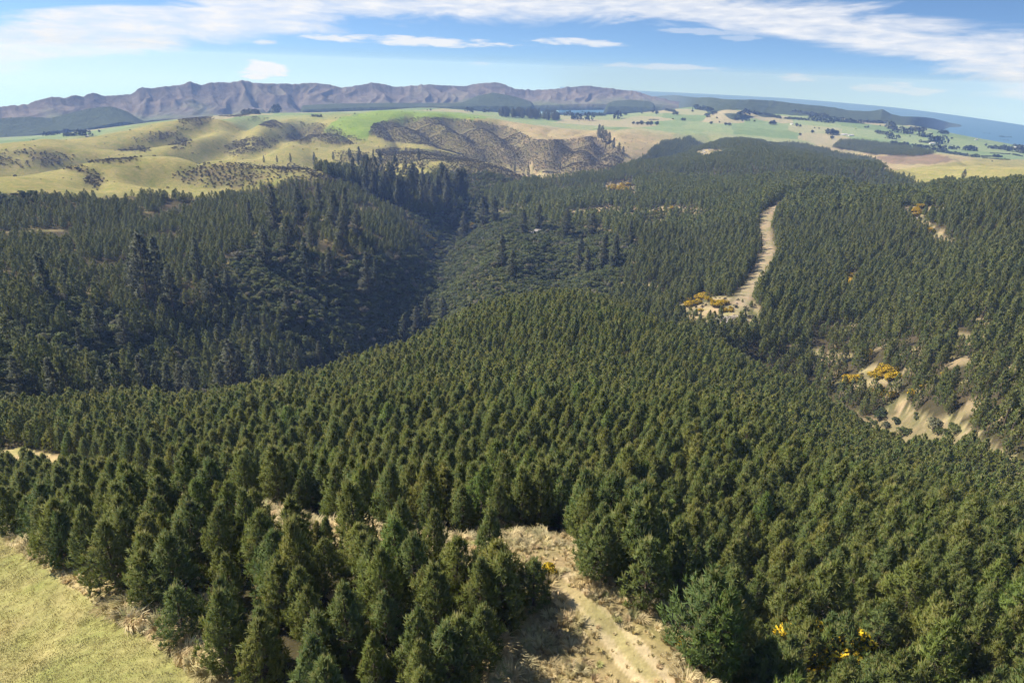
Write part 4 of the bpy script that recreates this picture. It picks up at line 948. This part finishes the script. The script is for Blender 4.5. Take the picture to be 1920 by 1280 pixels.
def small_pine(px, py, hpx, rmin, label, group=None):
    p = hit(px, py, rmin, 1500); d = math.hypot(math.hypot(p[0], p[1]), p[2] - ZC); v = NEARP[RNG.integers(0, len(NEARP))]
    thing('pine_tree', p, [('crown', v[0]), ('trunk', v[1])], hpx / F_PX * d / 7.0, label, 'pine tree', group, 1.05)
for q in [(1329, 600, 20), (1304, 592, 14), (1351, 587, 15), (1313, 594, 10), (1342, 594, 8), (1390, 603, 14), (1331, 562, 10), (1392, 566, 6), (1281, 588, 16), (1408, 575, 12)]:
    small_pine(*q, 340, 'small green pine standing alone in the yellow gorse clearing', 'small pines in the gorse clearing')
for q in [(1692, 412, 14), (1712, 425, 16), (1733, 404, 16), (1706, 398, 12)]: small_pine(*q, 450, 'small pine in the pale rocky opening on the right hillside', 'pines in the rocky opening')

def gorse(px, py, wpx, rmin, label, group):
    p = hit(px, py, rmin, 2000); d = math.hypot(math.hypot(p[0], p[1]), p[2] - ZC); v = GORSE[RNG.integers(0, len(GORSE))]
    thing('gorse_bush', p, [('foliage', v[0]), ('flowers', v[1]), ('stem', v[2])], min(2.6, max(.35, wpx / F_PX * d / 2.9)), label, 'gorse bush', group, 1.0, .1)
def cluster(spec, n, rmin, label, group):
    cx, cy, sx, sy, wp = spec
    for i in range(n):
        t_ = RNG.uniform(0, 6.28); q = math.sqrt(RNG.random()); gorse(cx + sx * q * math.cos(t_), cy + sy * q * math.sin(t_), wp * RNG.uniform(.7, 1.3), rmin, label, group)
for q in [(1028, 1078, 34), (1012, 1084, 20), (1003, 1062, 16)]: gorse(*q, 30, 'yellow flowering gorse bush where the grass track bends', 'gorse at the track bend')
for q in [(1272, 1212, 18)]: gorse(*q, 30, 'small yellow gorse bush on the bank beside the dirt track', 'gorse on the track bank')
for q in [(1192, 1120, 12), (1170, 1100, 10)]: gorse(*q, 30, 'sparse gorse bush under the pines on the track bank', 'gorse under the bank pines')
for q in [(1502, 1195, 30), (1512, 1215, 24), (1548, 1225, 34), (1556, 1240, 26), (1585, 1218, 20)]:
    p = hit(q[0], q[1] + 40, 30, 120); d = np.linalg.norm(p - np.array([0, 0, ZC]))
    v = GORSE[RNG.integers(0, 4)]; thing('gorse_bush', (p[0], p[1], p[2] + .3), [('foliage', v[0]), ('flowers', v[1]), ('stem', v[2])], 1.75, 'tall yellow gorse bush pushing up between close planted pines', 'gorse bush', 'gorse among the near pines', 1.0, .1)
LG = 'yellow gorse bush in the clearing by the dirt road'
cluster((1295, 570, 12, 6, 14), 7, 340, LG, 'gorse in the road clearing'); cluster((1320, 562, 16, 5, 13), 9, 340, LG, 'gorse in the road clearing'); cluster((1350, 572, 14, 5, 12), 9, 340, LG, 'gorse in the road clearing'); cluster((1364, 582, 12, 3, 9), 6, 340, LG, 'gorse in the road clearing'); cluster((1314, 585, 4, 3, 9), 2, 340, LG, 'gorse in the road clearing')
LG = 'yellow gorse bush in the gully between the two plantations'
cluster((1655, 705, 26, 14, 20), 13, 260, LG, 'gorse in the plantation gully'); cluster((1602, 720, 16, 8, 20), 5, 250, LG, 'gorse in the plantation gully'); cluster((1645, 738, 12, 6, 18), 4, 250, LG, 'gorse in the plantation gully'); cluster((1670, 745, 8, 5, 14), 2, 250, LG, 'gorse in the plantation gully'); cluster((1625, 670, 8, 6, 14), 3, 270, LG, 'gorse in the plantation gully')
LG = 'yellow gorse bush among pale rocks on the right hillside'
cluster((1718, 405, 8, 10, 10), 8, 450, LG, 'gorse among the pale rocks'); cluster((1727, 388, 6, 5, 9), 4, 450, LG, 'gorse among the pale rocks'); cluster((1709, 438, 4, 6, 9), 4, 450, LG, 'gorse among the pale rocks'); cluster((1745, 436, 8, 6, 7), 4, 450, LG, 'gorse among the pale rocks')
LG = 'yellow gorse bush in the small patch amid dark plantation'
cluster((1594, 527, 7, 12, 13), 8, 330, LG, 'gorse patch inside the plantation')
LG = 'bright yellow gorse bush in the large patch above the valley'
cluster((1162, 352, 22, 9, 11), 16, 600, LG, 'large gorse patch above the valley')
LG = 'small yellow gorse bush scattered on the gully slopes'
for q in [(810, 450, 9), (800, 445, 9), (820, 462, 8), (812, 470, 7), (855, 440, 11), (862, 438, 10), (886, 424, 10), (790, 442, 8), (1095, 408, 8), (1110, 398, 9), (1120, 402, 8), (1230, 400, 8), (1260, 392, 9), (1250, 398, 8), (1290, 398, 7), (1335, 398, 8), (1030, 405, 7), (1046, 404, 7), (1700, 370, 6), (1860, 408, 7), (1460, 385, 6), (1185, 410, 7), (1655, 380, 5), (818, 480, 7), (1800, 815, 14), (1748, 790, 14), (1700, 765, 16), (1715, 772, 12), (1880, 852, 12)]:
    gorse(*q, 280, LG, 'gorse scattered on the gully slopes')
for q in [(27, 537, 12), (40, 535, 10), (215, 570, 6), (240, 600, 9), (490, 410, 7), (620, 425, 7), (625, 432, 6)]: gorse(*q, 250, 'yellow gorse bush in a gap of the young left plantation', 'gorse in the left plantation')

def rock_mesh(seed):
    rng = np.random.default_rng(seed); import bmesh
    bm = bmesh.new(); bmesh.ops.create_icosphere(bm, subdivisions=2, radius=1)
    for v in bm.verts:
        q = v.co.copy(); f = 1 + .28 * math.sin(3.1 * q.x + seed) * math.cos(2.7 * q.y - seed) + rng.uniform(-.13, .13); v.co = (q.x * f * 1.15, q.y * f * .85, q.z * f * .7)
    me = bpy.data.meshes.new('rock'); bm.to_mesh(me); bm.free(); me.materials.append(M_ROCK); return me
ROCKS = [rock_mesh(i) for i in range(4)]
def rocks(cx, cy, sx, sy, n, size, rmin, label, group):
    for i in range(n):
        t_ = RNG.uniform(0, 6.28); q = math.sqrt(RNG.random()); p = hit(cx + sx * q * math.cos(t_), cy + sy * q * math.sin(t_), rmin, 1800)
        o = obj('rock', ROCKS[RNG.integers(0, 4)], None, (p[0], p[1], p[2] + .1)); s = size * RNG.uniform(.5, 1.4); o.scale = (s, s * RNG.uniform(.7, 1.2), s * RNG.uniform(.6, 1.1)); o.rotation_euler = (RNG.normal(0, .2), RNG.normal(0, .2), RNG.uniform(0, 6.28))
        tag(o, label, 'rock', group)
rocks(1325, 287, 16, 7, 14, 2.6, 900, 'pale grey rock in the outcrop near the ridge top', 'rocks of the ridge outcrop')
rocks(1010, 445, 16, 12, 14, 2.2, 400, 'grey rock outcrop boulder on the valley side', 'boulders on the valley side')
rocks(1705, 412, 18, 18, 12, 1.1, 450, 'pale rock among gorse on the right hillside', 'pale rocks among the gorse')
rocks(1758, 395, 16, 6, 10, 1.2, 450, 'pale rock in the upper opening of the hillside pines', 'pale rocks in the upper opening')
rocks(1225, 545, 60, 16, 26, .9, 350, 'grey stone in the rubble below the road plantation', 'rubble stones below the plantation')

# heap of dead branches and logs beside the clearing
hp = hit(1362, 603, 335, 900)
heap = bpy.data.objects.new('log_heap', None); COL.objects.link(heap); heap.location = hp
tag(heap, 'pale heap of dead logs and branches beside the dirt road clearing', 'log heap')
logm = []
for s in range(3):
    rng = np.random.default_rng(700 + s); tp = np.linspace(0, 1, 5); pts = np.stack([(tp - .5) * 4.2, np.cumsum(rng.normal(0, .09, 5)), np.cumsum(rng.normal(0, .07, 5))], 1)
    v, f = tube(pts, .16 * (1.15 - .7 * tp), 6); logm.append(mesh_np('log', v, f, M_LOG))
for i in range(110):
    u, v_ = RNG.normal(0, 5.2), RNG.normal(0, 2.4); wx, wy = hp[0] + u, hp[1] + v_ * 1.6
    o = obj('log', logm[RNG.integers(0, 3)], heap); o.location = (u, v_ * 1.6, float(ground(wx, wy)) - hp[2] + .25 + RNG.uniform(0, 1.3) * math.exp(-(u / 5) ** 2 - (v_ / 2.4) ** 2))
    o.rotation_euler = (RNG.normal(0, .3), RNG.normal(0, .3), RNG.uniform(0, 6.28)); s = RNG.uniform(.45, 1.2); o.scale = (s, s * 1.3, s * 1.3)

# ------------------------------------------------------------------ the plain: shelterbelts, trees, farmhouses
def r5(u, v): return 1200 + u / 4.8, 150 + v / 4.8
def r6(u, v): return 1560 + u / 5.333, 180 + v / 5.333
def r4(u, v): return 800 + u / 4.8, 130 + v / 4.8
def r2(u, v): return u / 4.8, 130 + v / 4.8
def r3(u, v): return 400 + u / 4.8, 130 + v / 4.8
BELTS = [(r5, b) for b in [(20, 228, 210, 248, 20), (100, 212, 340, 248, 18), (230, 275, 315, 292, 14), (490, 262, 650, 288, 26), (630, 318, 700, 290, 20), (880, 348, 950, 318, 44), (930, 282, 1100, 318, 20), (1100, 318, 1260, 348, 18), (1300, 350, 1500, 365, 16), (1500, 362, 1740, 388, 34), (1360, 300, 1690, 340, 22), (1740, 372, 1910, 386, 20), (285, 218, 380, 222, 24), (380, 250, 480, 258, 10), (80, 360, 170, 360, 8)]] + \
        [(r6, b) for b in [(0, 240, 310, 278, 24), (330, 268, 550, 278, 20), (570, 312, 610, 338, 40), (610, 362, 900, 396, 44), (780, 342, 930, 352, 24), (435, 372, 600, 398, 26), (540, 420, 660, 440, 30), (880, 408, 1000, 418, 26), (870, 464, 970, 470, 18), (980, 476, 1120, 478, 50), (790, 512, 960, 528, 30), (980, 540, 1130, 548, 40), (1160, 532, 1260, 536, 22), (1050, 556, 1350, 604, 20), (1320, 546, 1420, 548, 34), (1380, 608, 1470, 614, 22), (1490, 608, 1700, 612, 8), (1500, 624, 1780, 640, 8), (1580, 574, 1780, 582, 8), (1800, 588, 1900, 606, 10), (1560, 524, 1700, 536, 22), (1700, 530, 1790, 556, 30), (1820, 556, 1920, 576, 40), (1640, 426, 1790, 436, 20), (1240, 356, 1420, 374, 10), (1490, 390, 1620, 398, 14), (1070, 374, 1150, 380, 22), (1810, 510, 1920, 524, 20), (1640, 450, 1760, 462, 14)]] + \
        [(r4, b) for b in [(1380, 354, 1540, 354, 14), (1630, 352, 1900, 356, 16), (800, 386, 980, 388, 36), (960, 384, 1150, 390, 44), (1190, 386, 1280, 388, 30), (1240, 418, 1310, 422, 28), (1300, 452, 1390, 452, 40), (1410, 460, 1490, 462, 50), (1390, 410, 1480, 412, 20), (1490, 418, 1600, 420, 24), (1690, 446, 1750, 446, 46), (1560, 376, 1610, 378, 10), (515, 388, 560, 388, 28), (350, 380, 430, 384, 30), (1800, 300, 1920, 306, 14)]] + \
        [(r2, b) for b in [(400, 600, 530, 586, 22), (580, 574, 655, 562, 20), (575, 602, 680, 600, 20), (690, 602, 805, 598, 40), (540, 544, 580, 546, 20)]] + \
        [(r3, b) for b in [(270, 404, 400, 406, 28), (440, 388, 640, 392, 34), (640, 386, 840, 376, 30), (915, 370, 955, 372, 14), (880, 430, 975, 430, 20), (300, 350, 600, 285, 16)]]
def belt_mesh(Lm, Hm, Wm, seed):
    rng = np.random.default_rng(seed); nT = max(2, int(Lm / (Hm * .55))); P = []; D = []
    for k in range(nT):
        cx = (k + .5 + rng.uniform(-.25, .25)) / nT * Lm - Lm / 2; h = Hm * rng.uniform(.62, 1.1); rad = Hm * rng.uniform(.3, .46)
        m_ = 26; d = unit(rng.normal(0, 1, (m_, 3))); u = rng.random(m_) ** .8
        rr = rad * (1 - u ** 2.2) ** .6 + .05 * Hm
        P.append(np.stack([cx + d[:, 0] * rr, d[:, 1] * rr * Wm, u * h * .95], 1)); D.append(d * np.array([1, 1, .3]) + np.array([0, 0, .6]))
    P = np.concatenate(P); D = unit(np.concatenate(D)); v, f, tp_, nv = blades(P, D, Hm * .30, Hm * .24, 2, rng, .6)
    return mesh_np('shelterbelt', v, f, M_FARTREE, normals=nv)
for bi, (fn, (u1, v1, u2, v2, hh)) in enumerate(BELTS):
    sc_h = {r5: 4.8, r6: 5.333, r4: 4.8, r2: 4.8, r3: 4.8}[fn]
    p1 = hit(*fn(u1, v1), 1500, 6000); p2 = hit(*fn(u2, v2), 1500, 6000); dd = p2 - p1; Lm = max(12, math.hypot(dd[0], dd[1])); mid = (p1 + p2) / 2
    dist = math.hypot(mid[0], mid[1]); Hm = hh / sc_h / F_PX * dist * 1.3
    if Lm > 900: Lm = 900
    o = obj('shelterbelt', belt_mesh(Lm, Hm, 1.3, 800 + bi), None, (mid[0], mid[1], float(ground(mid[0], mid[1])) - 1.0)); o.rotation_euler = (0, -math.atan2(dd[2], Lm) if Lm > 12 else 0, math.atan2(dd[1], dd[0]))
    left = fn in (r2,)
    lab = 'dark tree clump on the pale paddocks beneath the wooded hill' if left else ('dark tree belt at the mountain foot beyond the grassy hills' if fn is r3 else ('dark tree belt between paddocks below the brown mountain' if fn is r4 else ('dark tree belt on the green plain towards the sea' if fn is r6 else 'dark tree belt on the green plain below the wooded hills')))
    tag(o, lab, 'tree belt', lab.replace('belt', 'belts', 1).replace('clump', 'clumps', 1))
fol, wood, _ = lobed_bush(900, H=9, R=4.2, clumps=8, per=16, L=2.0, W=1.5, flat=1.1)
FT = [(mesh_np('far_tree_crown', fol[0], fol[1], M_FARTREE, normals=fol[3]), mesh_np('far_tree_trunk', wood[0], wood[1], M_BARK))]
fol, wood, _ = lobed_bush(901, H=12, R=3.6, clumps=9, per=16, L=2.0, W=1.5, flat=1.3)
FT.append((mesh_np('far_tree_crown', fol[0], fol[1], M_FARTREE, normals=fol[3]), mesh_np('far_tree_trunk', wood[0], wood[1], M_BARK)))
TREES = [(r5, q) for q in [(110, 295, 28), (150, 310, 30), (175, 275, 26), (330, 315, 30), (305, 315, 22), (600, 335, 36), (380, 368, 24), (400, 368, 22), (860, 362, 24), (955, 370, 16), (980, 370, 14), (150, 408, 32), (100, 410, 34), (65, 408, 30), (15, 405, 34), (1175, 402, 28), (1195, 402, 34), (1210, 402, 26), (1410, 418, 24), (1440, 422, 18), (1690, 490, 40), (1715, 494, 44), (1745, 492, 40), (1770, 488, 30), (1440, 500, 20), (1725, 532, 28), (770, 408, 24), (800, 412, 26), (640, 398, 24), (295, 356, 14), (470, 288, 18), (1030, 376, 14), (690, 346, 14), (715, 385, 12), (15, 305, 14), (235, 205, 24), (490, 222, 18), (1550, 478, 24), (1610, 440, 10), (1570, 436, 10), (920, 372, 12)]] + \
        [(r6, q) for q in [(330, 318, 16), (360, 320, 18), (600, 490, 34), (625, 492, 40), (670, 496, 30), (720, 504, 36), (745, 504, 34), (690, 500, 26), (1195, 432, 18), (1535, 500, 18), (1620, 612, 26), (1650, 614, 28), (1690, 614, 18), (1600, 655, 10), (780, 408, 10), (480, 300, 10), (600, 312, 20), (590, 300, 20), (10, 390, 40), (45, 384, 30), (1730, 626, 8), (1880, 560, 40), (1840, 556, 36), (1250, 512, 10), (1330, 520, 14), (240, 334, 8)]] + \
        [(r4, q) for q in [(1420, 300, 26), (1440, 300, 24), (1510, 262, 18), (1525, 288, 20), (1585, 262, 16), (1590, 296, 22), (1610, 288, 24), (1620, 262, 18), (1470, 318, 14), (1285, 326, 14), (1155, 344, 16), (1170, 344, 14), (1710, 392, 16), (1780, 412, 26), (1795, 414, 16), (1860, 496, 24), (1900, 500, 28), (640, 364, 20), (600, 372, 12), (35, 372, 16), (5, 372, 10), (1800, 192, 8), (700, 372, 10), (1370, 468, 10), (415, 392, 14)]] + \
        [(r2, q) for q in [(1628, 402, 10), (1130, 470, 12), (895, 565, 16)]] + [(r3, q) for q in [(1275, 404, 12), (55, 402, 10), (850, 358, 14), (1100, 440, 8), (1140, 440, 8)]]
for fn, (u, v_, hh) in TREES:
    sc_h = 5.333 if fn is r6 else 4.8
    p = hit(*fn(u, v_), 1350, 6000); d = math.hypot(p[0], p[1]); Hm = hh / sc_h / F_PX * d * 1.05; q = FT[RNG.integers(0, 2)]
    lab = {r5: 'small round dark tree dotted on the green plain', r6: 'small round dark tree among the seaward paddocks', r4: 'small round dark tree on the slopes under the brown mountain', r2: 'tiny dark tree on the skyline of the grass hill', r3: 'tiny dark tree behind the grassy hill crest'}[fn]
    thing('tree', p, [('crown', q[0]), ('trunk', q[1])], Hm / 10.0, lab, 'tree', lab.replace('tree', 'trees'), 1.1, .4)
def house_parts(w_, d_, h_, rh):
    v = np.array([(-w_, -d_, 0), (w_, -d_, 0), (w_, d_, 0), (-w_, d_, 0), (-w_, -d_, h_), (w_, -d_, h_), (w_, d_, h_), (-w_, d_, h_), (-w_, 0, h_ + rh), (w_, 0, h_ + rh)], float)
    wall = mesh_np('house_wall', v, [np.array([(0, 1, 5, 4), (1, 2, 6, 5), (2, 3, 7, 6), (3, 0, 4, 7)]), np.array([(4, 7, 8), (5, 9, 6)])], M_WALL)
    e_ = .4; rv = np.array([(-w_ - e_, -d_ - e_, h_ - .2), (w_ + e_, -d_ - e_, h_ - .2), (w_ + e_, 0, h_ + rh + .12), (-w_ - e_, 0, h_ + rh + .12), (-w_ - e_, d_ + e_, h_ - .2), (w_ + e_, d_ + e_, h_ - .2)], float)
    roof = mesh_np('house_roof', rv, np.array([(0, 1, 2, 3), (3, 2, 5, 4)]), M_ROOF)
    return wall, roof
HS = [house_parts(9, 5, 4, 3), house_parts(14, 6, 5, 3)]
for fn, (u, v_) in [(r6, (105, 392)), (r6, (135, 392)), (r6, (190, 400)), (r6, (1440, 525)), (r6, (1000, 480)), (r6, (1900, 500)), (r6, (1440, 440)), (r6, (1840, 520)), (r5, (1840, 496)), (r5, (1900, 500)), (r5, (1365, 402)), (r2, (785, 606)), (r6, (1130, 330)), (r6, (1560, 430))]:
    p = hit(*fn(u, v_), 1500, 6000); q = HS[RNG.integers(0, 2)]
    lab = 'tiny white farmhouse below the wooded hill' if fn is r2 else 'tiny pale farm building among paddocks on the plain'
    thing('farm_building', p, [('wall', q[0]), ('roof', q[1])], .55, lab, 'building', None if fn is r2 else 'farm buildings on the plain', 1.0, .3)

# ------------------------------------------------------------------ haze
bpy.context.view_layer.update()
zmin = min(min(v[2] for v in o.bound_box) for o in COL.objects if o.get('kind') == 'structure') - 1; ztop = ZC + 45; hb = 10000.0
hv = np.array([(x_, y_, z_) for z_ in (zmin, ztop) for (x_, y_) in ((-hb, -hb), (hb, -hb), (hb, hb), (-hb, hb))], float)
hf = np.array([(0, 3, 2, 1), (4, 5, 6, 7), (0, 1, 5, 4), (1, 2, 6, 5), (2, 3, 7, 6), (3, 0, 4, 7)])
mt, t = newmat('haze')
pvn = t.node('ShaderNodeVolumePrincipled', {'Color': (.34, .52, 1.0, 1), 'Absorption Color': (1, 1, 1, 1), 'Density': 0.00016, 'Anisotropy': 0.0})
t.node('ShaderNodeOutputMaterial', {'Volume': pvn.outputs[0]})
hz = obj('haze', mesh_np('haze', hv, hf, mt)); tag(hz, 'pale blue haze over the distant plain and mountains', 'haze', kind='stuff')
